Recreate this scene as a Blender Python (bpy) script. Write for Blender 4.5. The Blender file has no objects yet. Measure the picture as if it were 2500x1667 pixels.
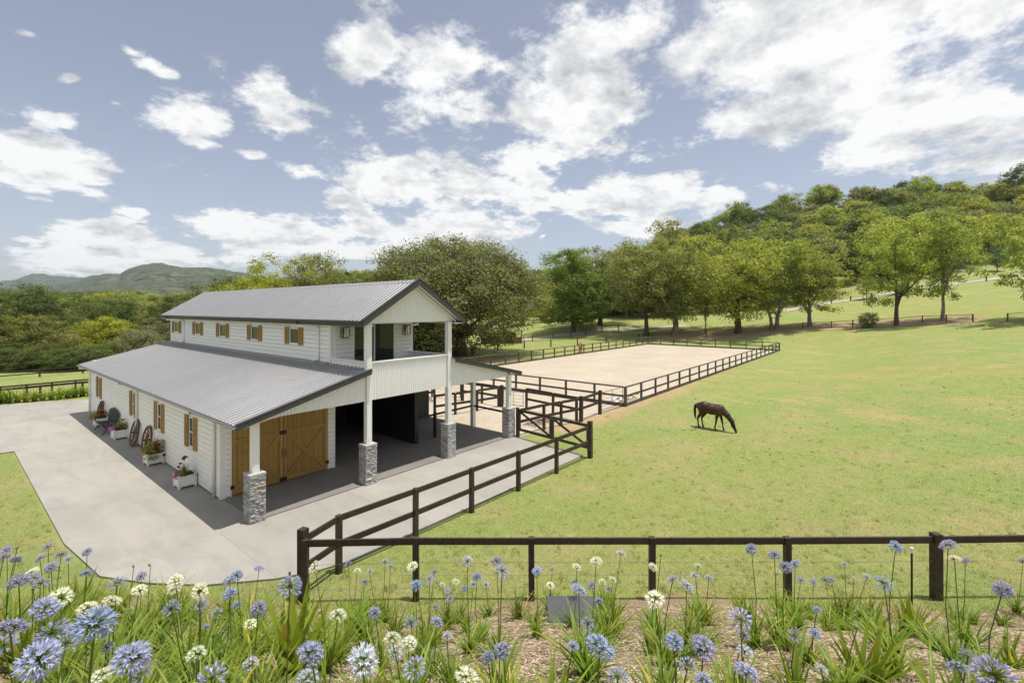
import bpy, math, random
import numpy as np
from mathutils import Vector, Matrix, Quaternion
R_ = math.radians
scene = bpy.context.scene
COL = scene.collection

# ---------------------------------------------------------------- camera
EYE = 6.3                       # camera height over the barn slab
TH = R_(39.29)                  # heading of the view axis, from +X (barn front) towards +Y (barn length)
CT, ST = math.cos(TH), math.sin(TH)
FPX, CXP, HZP = 1149.0, 1250.0, 753.0     # focal length and horizon of the 2500 px photograph
cam_d = bpy.data.cameras.new('camera'); cam = bpy.data.objects.new('camera', cam_d); COL.objects.link(cam)
cam.location = (0, 0, EYE); cam.rotation_euler = (R_(90), 0, TH - R_(90))
cam_d.sensor_width = 36.0; cam_d.lens = FPX / 2500 * 36; cam_d.shift_y = -(833.5 - HZP) / 2500
cam_d.clip_start = 0.05; cam_d.clip_end = 20000
scene.camera = cam

# ---------------------------------------------------------------- light
SUN = Vector((0.09, -0.185, 1.0)).normalized()
sun_d = bpy.data.lights.new('sun', 'SUN'); sun_d.energy = 3.6; sun_d.angle = R_(0.53); sun_d.color = (1.0, 0.94, 0.84)
sun = bpy.data.objects.new('sun', sun_d); COL.objects.link(sun)
sun.rotation_euler = SUN.to_track_quat('Z', 'Y').to_euler(); sun.location = (0, 0, 60)
vs = scene.view_settings
vs.view_transform = 'Standard'; vs.look = 'None'; vs.gamma = 1.0; vs.use_curve_mapping = False; vs.exposure = 0.58
cy = scene.cycles
cy.max_bounces = 5; cy.diffuse_bounces = 3; cy.glossy_bounces = 2; cy.transmission_bounces = 2; cy.transparent_max_bounces = 6
cy.volume_bounces = 0; cy.caustics_reflective = False; cy.caustics_refractive = False; cy.sample_clamp_indirect = 6.0
cy.use_denoising = True; cy.use_adaptive_sampling = True; cy.adaptive_threshold = .02

world = bpy.data.worlds.new('World'); scene.world = world; world.use_nodes = True
WN = world.node_tree; WN.nodes.clear()
try:
    world.cycles.sampling_method = 'MANUAL'; world.cycles.sample_map_resolution = 512
except Exception: pass

class NT:
    """tiny node-graph writer"""
    def __init__(s, tree): s.t = tree
    def n(s, typ, **kw):
        nd = s.t.nodes.new(typ)
        for k, v in kw.items(): setattr(nd, k, v)
        return nd
    def put(s, sock, v):
        if hasattr(v, 'is_linked'): s.t.links.new(v, sock)
        else: sock.default_value = v
    def math(s, op, a, b=0.0, c=0.0, clamp=False):
        nd = s.n('ShaderNodeMath', operation=op, use_clamp=clamp)
        s.put(nd.inputs[0], a); s.put(nd.inputs[1], b); s.put(nd.inputs[2], c); return nd.outputs[0]
    def vmath(s, op, a, b=(0, 0, 0), scale=None):
        nd = s.n('ShaderNodeVectorMath', operation=op)
        s.put(nd.inputs[0], a)
        if op != 'NORMALIZE': s.put(nd.inputs[1], b)
        if scale is not None: s.put(nd.inputs['Scale'], scale)
        return nd.outputs['Value'] if op in ('DOT_PRODUCT', 'LENGTH') else nd.outputs[0]
    def noise(s, vec, scale, detail=4.0, rough=0.55, dist=0.0, lac=2.0):
        nd = s.n('ShaderNodeTexNoise'); nd.noise_dimensions = '3D'
        if vec is not None: s.put(nd.inputs['Vector'], vec)
        s.put(nd.inputs['Scale'], scale); s.put(nd.inputs['Detail'], detail); s.put(nd.inputs['Roughness'], rough)
        s.put(nd.inputs['Distortion'], dist); s.put(nd.inputs['Lacunarity'], lac)
        return nd.outputs
    def ramp(s, fac, stops, interp='LINEAR'):
        nd = s.n('ShaderNodeValToRGB'); cr = nd.color_ramp; cr.interpolation = interp
        while len(cr.elements) < len(stops): cr.elements.new(0.5)
        for e, (p, c) in zip(cr.elements, stops):
            e.position = p; e.color = (c[0], c[1], c[2], 1) if hasattr(c, '__len__') else (c, c, c, 1)
        s.put(nd.inputs[0], fac); return nd.outputs[0]
    def mix(s, fac, a, b, blend='MIX', clamp=False):
        nd = s.n('ShaderNodeMix', data_type='RGBA', blend_type=blend); nd.clamp_factor = True; nd.clamp_result = clamp
        s.put(nd.inputs[0], fac)
        for k, v in ((6, a), (7, b)):
            if hasattr(v, '__len__') and not hasattr(v, 'is_linked') and len(v) == 3: v = (*v, 1)
            s.put(nd.inputs[k], v)
        return nd.outputs[2]
    def mapr(s, v, a, b, c=0.0, d=1.0, smooth=False):
        nd = s.n('ShaderNodeMapRange'); nd.interpolation_type = 'SMOOTHSTEP' if smooth else 'LINEAR'; nd.clamp = True
        for i, x in enumerate((v, a, b, c, d)): s.put(nd.inputs[i], x)
        return nd.outputs[0]
    def comb(s, x, y, z):
        nd = s.n('ShaderNodeCombineXYZ'); s.put(nd.inputs[0], x); s.put(nd.inputs[1], y); s.put(nd.inputs[2], z); return nd.outputs[0]
    def sep(s, v):
        nd = s.n('ShaderNodeSeparateXYZ'); s.put(nd.inputs[0], v); return nd.outputs

def build_sky():
    g = NT(WN)
    sky = g.n('ShaderNodeTexSky', sky_type='NISHITA'); sky.sun_disc = False
    sky.sun_elevation = math.asin(SUN.z); sky.sun_rotation = math.atan2(SUN.x, SUN.y)
    sky.altitude = 50; sky.air_density = 1.0; sky.dust_density = 1.2; sky.ozone_density = 1.0
    d = g.vmath('NORMALIZE', g.n('ShaderNodeTexCoord').outputs['Generated'])
    x, y, z = g.sep(d)
    hor = g.math('SQRT', g.math('ADD', g.math('MULTIPLY', x, x), g.math('MULTIPLY', y, y)))
    te = g.math('DIVIDE', z, g.math('MAXIMUM', hor, 0.02))              # tangent of elevation
    az = g.math('ARCTAN2', y, x)
    # ragged edges: cloud positions are warped before the cumulus bodies are measured
    zc = g.math('ADD', g.math('MAXIMUM', z, 0.0), 0.32)
    inv = g.math('DIVIDE', 1.0, zc)
    p = g.vmath('SCALE', g.comb(x, y, g.math('MULTIPLY', z, 1.7)), scale=inv)
    w = g.sep(g.vmath('SUBTRACT', g.noise(p, 1.6, 4.0, 0.6)[1], (0.5, 0.5, 0.5)))
    az2 = g.math('ADD', az, g.math('MULTIPLY', w[0], 0.20))
    te2 = g.math('ADD', te, g.math('MULTIPLY', w[1], 0.13))
    body = None
    for (u, v, rx, ry, k) in CLOUDS:
        off = math.atan((u - CXP) / FPX); c = math.cos(off)
        a0 = TH - off; e0 = (HZP - v) / FPX * c; ra = rx * 1.22 / FPX * c * c; re = ry * 1.22 / FPX * c
        m = g.n('ShaderNodeVectorMath', operation='MULTIPLY_ADD')
        body_in = SKYV.setdefault('v', g.comb(az2, te2, 0.0))
        g.put(m.inputs[0], body_in); m.inputs[1].default_value = (1 / ra, 1 / re, 0); m.inputs[2].default_value = (-a0 / ra, -e0 / re, 0)
        b = g.math('SUBTRACT', k, g.vmath('LENGTH', m.outputs[0]))
        body = b if body is None else g.math('MAXIMUM', body, b)
    # the rest of the sky, out of the picture: the same broken cumulus
    ahead = g.math('ADD', g.math('MULTIPLY', x, CT), g.math('MULTIPLY', y, ST))
    rest = g.math('MULTIPLY', g.math('SUBTRACT', g.noise(p, 1.3, 2.0, 0.5)[0], 0.50), 5.0)
    rest2 = g.math('SUBTRACT', rest, g.mapr(te, 0.66, 0.85, 6.0, 0.0))
    rest = g.math('SUBTRACT', rest, g.mapr(ahead, 0.45, 0.6, 0.0, 6.0))
    body = g.math('MAXIMUM', body, g.math('MAXIMUM', rest, rest2))
    body = g.math('MAXIMUM', body, -1.2)
    f1 = g.noise(p, 3.2, 10.0, 0.68)[0]
    f2 = g.noise(g.vmath('ADD', p, (SUN.x * .2, SUN.y * .2, 0.085)), 4.2, 5.0, 0.62)[0]
    f1b = g.noise(p, 4.2, 5.0, 0.62)[0]
    wisp = g.mapr(te, 0.22, 0.42)                                       # higher cloud is thinner and frayed
    amp = g.math('ADD', 3.2, g.math('MULTIPLY', wisp, 1.7))
    dens = g.math('ADD', g.math('MULTIPLY', body, 0.80), g.math('MULTIPLY', g.math('SUBTRACT', f1, 0.5), amp))
    alpha = g.mapr(dens, g.math('MULTIPLY', wisp, -0.20), g.math('ADD', 0.32, g.math('MULTIPLY', wisp, 0.16)), 0.0, 1.0, True)
    emb = g.math('MULTIPLY', g.math('SUBTRACT', f1b, f2), 3.4)
    thick = g.mapr(dens, 0.35, 1.6, 0.0, 1.0, True)
    lit = g.math('ADD', g.math('SUBTRACT', 0.95, g.math('MULTIPLY', thick, 0.26)), emb)
    lit = g.math('MINIMUM', g.math('MAXIMUM', lit, 0.15), 1.0)
    cloud = g.mix(lit, (2.9, 3.05, 3.35), (6.7, 6.7, 6.65))
    hs = g.n('ShaderNodeHueSaturation'); hs.inputs['Saturation'].default_value = 0.58; hs.inputs['Value'].default_value = 1.0
    g.put(hs.inputs['Color'], sky.outputs[0])
    skyc = g.mix(1.0, hs.outputs[0], (0.86, 0.85, 0.88), 'MULTIPLY')
    col = g.mix(alpha, skyc, cloud)
    bg = g.n('ShaderNodeBackground'); bg.inputs[1].default_value = 0.1; g.put(bg.inputs[0], col)
    out = g.n('ShaderNodeOutputWorld'); g.put(out.inputs[0], bg.outputs[0])
SKYV = {}
CLOUDS = [  # where the cumulus stand (photo u, v), half-width, half-height, strength
    (160, 402, 190, 62, 1.0), (130, 335, 80, 50, .9), (20, 440, 120, 40, .9),
    (310, 118, 34, 16, .6), (345, 145, 40, 18, .7), (385, 172, 34, 18, .7), (150, 185, 30, 14, .5), (300, 255, 40, 18, .4), (450, 318, 90, 50, .75), (490, 360, 60, 30, .6), (680, 215, 95, 85, .85), (545, 150, 60, 45, .6), (700, 290, 70, 35, .7),
    (890, 150, 65, 80, .85), (800, 200, 40, 45, .6), (1065, 265, 100, 95, 1.05), (1130, 140, 120, 55, .85), (1220, 170, 50, 60, .6),
    (765, 432, 75, 24, .8), (1000, 430, 150, 62, 1.0), (1120, 470, 140, 50, .95), (860, 490, 70, 36, .8),
    (250, 612, 120, 50, 1.0), (420, 620, 190, 38, .95), (640, 580, 190, 45, 1.0), (1040, 560, 240, 45, 1.05), (120, 640, 130, 28, .8), (820, 610, 200, 36, .9), (300, 655, 420, 22, .7),
    (1440, 120, 135, 90, 1.05), (1680, 150, 85, 60, .85), (1460, 290, 120, 85, 1.0), (1590, 375, 60, 38, .9), (1350, 380, 60, 40, .7),
    (1290, 420, 60, 50, .9), (1330, 500, 120, 45, .95), (1580, 465, 130, 50, 1.0), (1560, 548, 120, 34, .95), (1745, 480, 75, 42, .8),
    (2080, 120, 330, 170, 1.15), (1900, 300, 230, 75, 1.05), (2420, 260, 260, 150, 1.2), (2230, 370, 260, 62, 1.05), (1760, 235, 60, 34, .7), (2440, 40, 200, 100, .9),
    (80, 497, 46, 18, .7), (325, 533, 56, 22, .8), (615, 392, 40, 16, .6), (1345, 592, 22, 14, .6), (1900, 468, 70, 24, .7), (60, 62, 60, 14, .35),
]
build_sky()

# ---------------------------------------------------------------- helpers
ORG = {}          # world origin of each object that parents others
def tag(o, label=None, cat=None, group=None, kind=None):
    if label: o['label'] = label
    if cat: o['category'] = cat
    if group: o['group'] = group
    if kind: o['kind'] = kind
    return o
def thing(name, loc, label, cat, group=None):
    o = bpy.data.objects.new(name, None); COL.objects.link(o); o.location = loc; o.empty_display_size = 0.2
    ORG[o.name] = Vector(loc); tag(o, label, cat, group); return o
def make_mesh(name, v, f, mats, smooth=False, fm=None):
    me = bpy.data.meshes.new(name)
    v = np.asarray(v, dtype=np.float32).reshape(-1, 3)
    if isinstance(f, np.ndarray):                       # (n,k) all alike
        n, k = f.shape; loops = f.ravel(); starts = np.arange(n) * k; tot = np.full(n, k)
    else:
        tot = np.array([len(q) for q in f], dtype=np.int32); n = len(f)
        loops = np.array([i for q in f for i in q], dtype=np.int32); starts = np.concatenate(([0], np.cumsum(tot)[:-1])) if n else np.zeros(0)
    me.vertices.add(len(v)); me.vertices.foreach_set('co', v.ravel())
    me.loops.add(len(loops)); me.loops.foreach_set('vertex_index', loops.astype(np.int32))
    me.polygons.add(n); me.polygons.foreach_set('loop_start', starts.astype(np.int32)); me.polygons.foreach_set('loop_total', tot.astype(np.int32))
    me.polygons.foreach_set('use_smooth', np.full(n, smooth))
    if fm is not None: me.polygons.foreach_set('material_index', np.asarray(fm, dtype=np.int32))
    for m in (mats if isinstance(mats, (list, tuple)) else [mats]): me.materials.append(m)
    me.update(calc_edges=True); me.validate()
    return me
def place(name, me, parent=None, loc=(0, 0, 0), rot=None, scale=None):
    o = bpy.data.objects.new(name, me); COL.objects.link(o)
    loc = Vector(loc)
    if parent is not None:
        o.parent = parent; o.location = loc - ORG[parent.name]
    else: o.location = loc
    if rot is not None: o.rotation_euler = rot
    if scale is not None: o.scale = scale if hasattr(scale, '__len__') else (scale,) * 3
    ORG[o.name] = loc
    return o
class MB:
    """collects geometry in world coordinates; build() makes ONE mesh object with its origin in the middle of its base"""
    def __init__(s): s.v = []; s.f = []; s.fm = []; s.cur = 0
    def add(s, vs_, fs):
        b = len(s.v); s.v += [tuple(p) for p in vs_]; s.f += [tuple(i + b for i in q) for q in fs]; s.fm += [s.cur] * len(fs); return s
    def box(s, x0, x1, y0, y1, z0, z1):
        return s.add([(x0, y0, z0), (x1, y0, z0), (x1, y1, z0), (x0, y1, z0), (x0, y0, z1), (x1, y0, z1), (x1, y1, z1), (x0, y1, z1)],
                     [(0, 3, 2, 1), (4, 5, 6, 7), (0, 1, 5, 4), (1, 2, 6, 5), (2, 3, 7, 6), (3, 0, 4, 7)])
    def bar(s, p, q, w, h, up=(0, 0, 1)):
        p, q = Vector(p), Vector(q); d = (q - p).normalized(); up = Vector(up)
        side = d.cross(up)
        if side.length < 1e-4: side = d.cross(Vector((1, 0, 0)))
        side.normalize(); u2 = side.cross(d).normalized()
        a, b = side * (w / 2), u2 * (h / 2)
        vs_ = [p - a - b, p + a - b, p + a + b, p - a + b, q - a - b, q + a - b, q + a + b, q - a + b]
        return s.add(vs_, [(0, 1, 2, 3), (7, 6, 5, 4), (0, 4, 5, 1), (1, 5, 6, 2), (2, 6, 7, 3), (3, 7, 4, 0)])
    def tube(s, pts, rad, n=8, cap=True):
        pts = [Vector(p) for p in pts]; m = len(pts)
        if not hasattr(rad, '__len__'): rad = [rad] * m
        ref = None; vs_ = []; fs = []
        for i, p in enumerate(pts):
            d = (pts[min(i + 1, m - 1)] - pts[max(i - 1, 0)]).normalized()
            if ref is None:
                ref = d.orthogonal().normalized()
            ref = (ref - d * ref.dot(d)).normalized(); b = d.cross(ref)
            for k in range(n):
                a = 2 * math.pi * k / n; vs_.append(p + (ref * math.cos(a) + b * math.sin(a)) * rad[i])
        for i in range(m - 1):
            for k in range(n):
                k2 = (k + 1) % n; fs.append((i * n + k, i * n + k2, (i + 1) * n + k2, (i + 1) * n + k))
        if cap: fs.append(tuple(range(n - 1, -1, -1))); fs.append(tuple((m - 1) * n + k for k in range(n)))
        return s.add(vs_, fs)
    def prism(s, poly, a, b, axis):
        """poly of 2-D points, swept from a to b along axis ('x','y','z')"""
        def P(p, t): return {'x': (t, p[0], p[1]), 'y': (p[0], t, p[1]), 'z': (p[0], p[1], t)}[axis]
        n = len(poly)
        return s.add([P(p, a) for p in poly] + [P(p, b) for p in poly],
                     [tuple(range(n)), tuple(range(2 * n - 1, n - 1, -1))] + [(i, i + n, (i + 1) % n + n, (i + 1) % n) for i in range(n)])
    def build(s, name, mat, parent=None, smooth=False):
        v = np.array(s.v, dtype=np.float64)
        lo, hi = v.min(0), v.max(0); o = np.array([(lo[0] + hi[0]) / 2, (lo[1] + hi[1]) / 2, lo[2]])
        me = make_mesh(name, v - o, s.f, mat, smooth, s.fm if max(s.fm) else None)
        return place(name, me, parent, o)

# ---------------------------------------------------------------- materials
def mat_new(name):
    m = bpy.data.materials.new(name); m.use_nodes = True; t = m.node_tree; t.nodes.clear(); g = NT(t)
    b = g.n('ShaderNodeBsdfPrincipled'); o = g.n('ShaderNodeOutputMaterial'); g.put(o.inputs[0], b.outputs[0])
    return m, g, b, o
def mat(name, c1, c2=None, scale=8.0, rough=0.7, bump=0.0, bscale=None, stretch=(1, 1, 1), spec=0.3, rnd=0.0, metal=0.0, detail=5.0, world_pos=False, lo=.3, hi=.7):
    m, g, b, o = mat_new(name)
    c2 = c2 or tuple(x * 0.8 for x in c1)
    v = g.n('ShaderNodeNewGeometry').outputs['Position'] if world_pos else g.n('ShaderNodeTexCoord').outputs['Object']
    v = g.vmath('MULTIPLY', v, stretch)
    info = g.n('ShaderNodeObjectInfo').outputs['Random']
    if not world_pos: v = g.vmath('ADD', v, g.comb(g.math('MULTIPLY', info, 37.0), g.math('MULTIPLY', info, 91.0), 0.0))
    f = g.mapr(g.noise(v, scale, detail, 0.6)[0], lo, hi)
    col = g.mix(f, c1, c2)
    if rnd: 
        k = g.math('ADD', 1.0 - rnd / 2, g.math('MULTIPLY', info, rnd)); col = g.mix(1.0, col, g.comb(k, k, k), 'MULTIPLY')
    g.put(b.inputs['Base Color'], col); b.inputs['Roughness'].default_value = rough; b.inputs['Specular IOR Level'].default_value = spec
    b.inputs['Metallic'].default_value = metal
    if bump:
        bp = g.n('ShaderNodeBump'); bp.inputs['Strength'].default_value = 1.0; bp.inputs['Distance'].default_value = bump
        g.put(bp.inputs['Height'], g.noise(v, bscale or scale * 4, 4.0, 0.65)[0]); g.put(b.inputs['Normal'], bp.outputs[0])
    return m
M = {}
M['white'] = mat('white_paint', (.885, .885, .87), (.84, .84, .82), 1.5, .55, rnd=.05)
M['white_trim'] = mat('white_trim', (.85, .85, .82), (.81, .81, .78), 2.0, .45)
M['skirt'] = mat('white_corrugated_steel', (.86, .86, .84), (.82, .82, .80), 1.2, .45, spec=.4)
M['roof'] = mat('grey_corrugated_steel', (.28, .285, .295), (.31, .312, .32), .9, .34, spec=.5, metal=.3, rnd=.05)
M['fascia'] = mat('charcoal_trim', (.055, .055, .055), (.07, .07, .068), 3., .5)
M['cedar'] = mat('cedar', (.41, .255, .072), (.29, .175, .045), 5., .55, .002, 40, (6, 6, .7), rnd=.22)
M['cedar_x'] = mat('cedar_rail', (.38, .235, .065), (.28, .165, .042), 5., .55, .002, 40, (.7, 6, 6), rnd=.15)
M['iron'] = mat('black_iron', (.018, .018, .019), (.03, .028, .027), 20., .45)
M['black_wall'] = mat('black_boards', (.016, .017, .02), (.024, .025, .028), 3., .35, spec=.5)
M['dark_wall'] = mat('dark_grey_boards', (.05, .048, .046), (.065, .062, .06), 3., .6, rnd=.1)
M['inner'] = mat('dark_stable_timber', (.10, .052, .027), (.06, .031, .017), 4., .6, stretch=(5, 5, .6), rnd=.2)
M['timber'] = mat('dark_stained_timber', (.030, .022, .016), (.055, .044, .034), 3., .5, .003, 30, (3, 3, 3), rnd=.25, spec=.35)
M['arena_timber'] = mat('weathered_dark_timber', (.062, .055, .052), (.10, .09, .085), 3., .6, .003, 30, rnd=.2)
M['old_post'] = mat('weathered_post', (.085, .068, .052), (.05, .04, .032), 6., .8, rnd=.3)
M['steel'] = mat('galvanised_steel', (.35, .35, .35), (.25, .25, .25), 12., .4, metal=.6)
M['darksteel'] = mat('dark_steel_pipe', (.10, .09, .085), (.16, .13, .11), 12., .45, metal=.4)
M['wire'] = mat('fence_wire', (.38, .38, .36), None, 12., .45, metal=.5)
M['stone'] = mat('ledge_stone', (.56, .565, .57), (.30, .305, .315), 7., .8, .02, 22, rnd=.7)
M['stone_warm'] = mat('ledge_stone_warm', (.56, .48, .37), (.42, .34, .24), 7., .8, .02, 22, rnd=.4)
M['stone_core'] = mat('mortar', (.10, .10, .10), (.07, .07, .07), 9., .9)
M['cap'] = mat('bluestone_cap', (.46, .46, .45), (.38, .38, .375), 9., .7, .003, 60)
M['slate'] = mat('grey_slate', (.105, .108, .115), (.085, .088, .094), 4., .85, .002, 30, spec=.1)
M['oldwood_grey'] = mat('weathered_grey_wood', (.20, .155, .11), (.12, .09, .065), 9., .8, .003, 40)
M['oldwood_red'] = mat('faded_red_wood', (.25, .095, .062), (.15, .075, .052), 9., .8, .003, 40)
M['oldwood_maroon'] = mat('maroon_wood', (.19, .045, .045), (.11, .035, .035), 9., .75)
M['bench'] = mat('dark_green_bench', (.035, .042, .040), (.055, .062, .058), 12., .5, rnd=.2)
M['rust'] = mat('rusty_iron', (.16, .055, .035), (.09, .04, .03), 14., .85)
M['gravel'] = mat('gravel_path', (.42, .39, .34), (.34, .31, .27), 3., .95, world_pos=True)
M['soil'] = mat('potting_soil', (.05, .035, .025), (.03, .022, .016), 20., .95)

def glass_mat(name, tint=(.02, .025, .025), rough=.03):
    m, g, b, o = mat_new(name); b.inputs['Base Color'].default_value = (*tint, 1); b.inputs['Roughness'].default_value = rough
    b.inputs['Specular IOR Level'].default_value = .45; b.inputs['IOR'].default_value = 1.5; return m
M['glass'] = glass_mat('dark_window_glass')
M['glass_pale'] = glass_mat('pale_window_glass', (.10, .12, .125), .06)
def lantern_glass():
    m, g, b, o = mat_new('lantern_glass'); t = g.n('ShaderNodeBsdfTransparent'); gl = g.n('ShaderNodeBsdfGlossy'); gl.inputs['Roughness'].default_value = .04
    mx = g.n('ShaderNodeMixShader'); mx.inputs[0].default_value = .12; g.put(mx.inputs[1], t.outputs[0]); g.put(mx.inputs[2], gl.outputs[0]); g.put(o.inputs[0], mx.outputs[0]); return m
M['lantern'] = lantern_glass()

def leaf_mat(name, c1, c2, c3=None, trans=.52, rough=.5, objvar=.25, patch=0.0):
    """thin leaves: every face its own shade between c1 and c2 (c3: a few odd ones), some light passes through"""
    m, g, b, o = mat_new(name); g.t.nodes.remove(b)
    geo = g.n('ShaderNodeNewGeometry'); ri = geo.outputs['Random Per Island']; info = g.n('ShaderNodeObjectInfo').outputs['Random']
    col = g.mix(ri, c1, c2)
    if c3: col = g.mix(g.math('GREATER_THAN', ri, .93), col, c3)
    k = g.math('ADD', 1.0 - objvar / 2, g.math('MULTIPLY', info, objvar))
    k2 = g.math('ADD', 1.0 - objvar / 3, g.math('MULTIPLY', g.math('FRACT', g.math('MULTIPLY', info, 17.3)), objvar * .66))
    col = g.mix(1.0, col, g.comb(g.math('MULTIPLY', k, k2), k, k), 'MULTIPLY')
    df = g.n('ShaderNodeBsdfPrincipled'); g.put(df.inputs['Base Color'], col); df.inputs['Roughness'].default_value = rough; df.inputs['Specular IOR Level'].default_value = .25
    tr = g.n('ShaderNodeBsdfTranslucent'); g.put(tr.inputs[0], g.mix(1.0, col, (1.25, 1.3, .7), 'MULTIPLY'))
    mx = g.n('ShaderNodeMixShader'); mx.inputs[0].default_value = trans
    g.put(mx.inputs[1], df.outputs[0]); g.put(mx.inputs[2], tr.outputs[0]); g.put(o.inputs[0], mx.outputs[0]); return m
L = {}
L['olive'] = leaf_mat('olive_foliage', (.15, .17, .046), (.36, .37, .115), (.46, .42, .19))
L['mid'] = leaf_mat('mid_green_foliage', (.14, .175, .034), (.335, .37, .09), (.43, .43, .14))
L['dark'] = leaf_mat('dark_green_foliage', (.065, .095, .028), (.165, .205, .062), (.26, .27, .11))
L['bright'] = leaf_mat('bright_green_foliage', (.105, .15, .026), (.255, .315, .062), (.34, .39, .09))
L['yellow'] = leaf_mat('yellow_green_foliage', (.20, .225, .025), (.42, .43, .06), (.5, .46, .1))
L['lime'] = leaf_mat('lime_foliage', (.20, .235, .038), (.43, .465, .105), (.52, .52, .16))
L['grey'] = leaf_mat('grey_green_foliage', (.15, .16, .085), (.31, .31, .18), (.38, .36, .24))
L['blue'] = leaf_mat('blue_green_needles', (0.047, 0.095, 0.068), (0.108, 0.176, 0.135))
L['fig'] = leaf_mat('fig_foliage', (.105, .118, .038), (.27, .268, .098), (.36, .32, .165), .45)
L['strap'] = leaf_mat('agapanthus_leaf', (.125, .20, .022), (.27, .34, .05), (.50, .40, .07), .4, .38, .35)
L['flax'] = leaf_mat('broad_strap_leaf', (.17, .235, .02), (.30, .35, .04), (.42, .27, .08), .4, .35, .2)
L['petal_blue'] = leaf_mat('lilac_blue_petals', (.34, .36, .63), (.53, .56, .80), None, .35, .5, .3)
L['petal_pale'] = leaf_mat('pale_lilac_petals', (.52, .54, .72), (.66, .69, .82), None, .35, .5, .2)
L['petal_white'] = leaf_mat('white_petals', (.78, .78, .66), (.84, .84, .76), None, .3, .5, .1)
L['stem'] = leaf_mat('flower_stem', (.10, .15, .03), (.16, .21, .05), None, .15, .45, .3)
L['bud'] = leaf_mat('green_bud', (.18, .24, .07), (.27, .31, .12), None, .2, .5, .2)
L['blade'] = leaf_mat('grass_blade', (.245, .27, .092), (.345, .355, .155), (.45, .40, .22), .5, .6, 0)
L['straw'] = leaf_mat('straw_mulch', (.26, .20, .13), (.56, .46, .33), (.16, .11, .075), .05, .85, 0)
L['red_flower'] = leaf_mat('red_petals', (.20, .006, .015), (.36, .012, .03), None, .2, .5, .1)
L['pink_flower'] = leaf_mat('pink_petals', (.50, .16, .46), (.66, .30, .60), None, .25, .5, .1)
BARK = {}
BARK['brown'] = mat('brown_bark', (.13, .10, .075), (.07, .053, .04), 2.5, .9, .04, 9, (2, 2, .5), rnd=.3)
BARK['pale'] = mat('pale_gum_bark', (.36, .30, .24), (.20, .16, .125), 1.6, .85, .02, 9, (2, 2, .6), rnd=.3)
BARK['grey'] = mat('grey_bark', (.26, .235, .20), (.14, .125, .105), 1.8, .9, .03, 9, (2, 2, .6), rnd=.3)

def ground_mat():
    m, g, b, o = mat_new('lawn_and_paddock_grass')
    P = g.n('ShaderNodeNewGeometry').outputs['Position']
    big = g.noise(P, .045, 4., .55)[0]; med = g.noise(P, .33, 5., .62, .4)[0]; fine = g.noise(P, 5.5, 5., .7)[0]; vf = g.noise(P, 38., 3., .7)[0]
    green = g.mix(g.mapr(big, .38, .62), (.262, .292, .088), (.222, .295, .092))
    dry = g.mix(g.mapr(fine, .3, .7), (.345, .312, .145), (.30, .283, .115))
    col = g.mix(g.mapr(med, .46, .66), green, dry)
    mot = g.noise(P, 1.9, 6., .74, .3)[0]; col = g.mix(g.math('MULTIPLY', g.mapr(mot, .52, .70), .55), col, (.155, .20, .06)); col = g.mix(g.math('MULTIPLY', g.mapr(mot, .30, .44, 1., 0.), .5), col, (.42, .38, .19))
    strawy = g.noise(g.vmath('MULTIPLY', P, (1, 1, .2)), .16, 5., .65, .8)[0]
    col = g.mix(g.math('MULTIPLY', g.mapr(strawy, .57, .70), .55), col, (.44, .33, .16))
    shade = g.math('ADD', .68, g.math('MULTIPLY', g.mapr(vf, .25, .75), .55))
    shade = g.math('MULTIPLY', shade, g.math('ADD', .82, g.math('MULTIPLY', fine, .36)))
    col = g.mix(1., col, g.comb(shade, shade, shade), 'MULTIPLY')
    # worn, sandy soil trodden along the arena side and at the yard gate
    x, y, z = g.sep(P); wn = g.noise(P, .7, 5., .65)[0]
    band = g.math('MULTIPLY', g.mapr(y, 10.6, 13.4), g.math('MULTIPLY', g.mapr(x, 17., 21.), g.mapr(x, 60., 36.)))
    col = g.mix(g.mapr(g.math('ADD', band, g.math('MULTIPLY', g.math('SUBTRACT', wn, .5), 1.6)), .45, .95), col, (.40, .29, .17))
    g.put(b.inputs['Base Color'], col); b.inputs['Roughness'].default_value = .9; b.inputs['Specular IOR Level'].default_value = .1
    bp = g.n('ShaderNodeBump'); bp.inputs['Distance'].default_value = .03; g.put(bp.inputs['Height'], g.math('ADD', vf, fine)); g.put(b.inputs['Normal'], bp.outputs[0])
    return m
M['grass'] = ground_mat()
def litter_mat():
    m, g, b, o = mat_new('leaf_litter'); P = g.n('ShaderNodeNewGeometry').outputs['Position']
    col = g.mix(g.mapr(g.noise(P, 1.3, 6., .7)[0], .35, .65), (.26, .17, .095), (.36, .27, .15)); col = g.mix(g.mapr(g.noise(P, 7., 3., .7)[0], .55, .75), col, (.46, .37, .24))
    g.put(b.inputs['Base Color'], col); b.inputs['Roughness'].default_value = .95; return m
M['litter'] = litter_mat()
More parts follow.
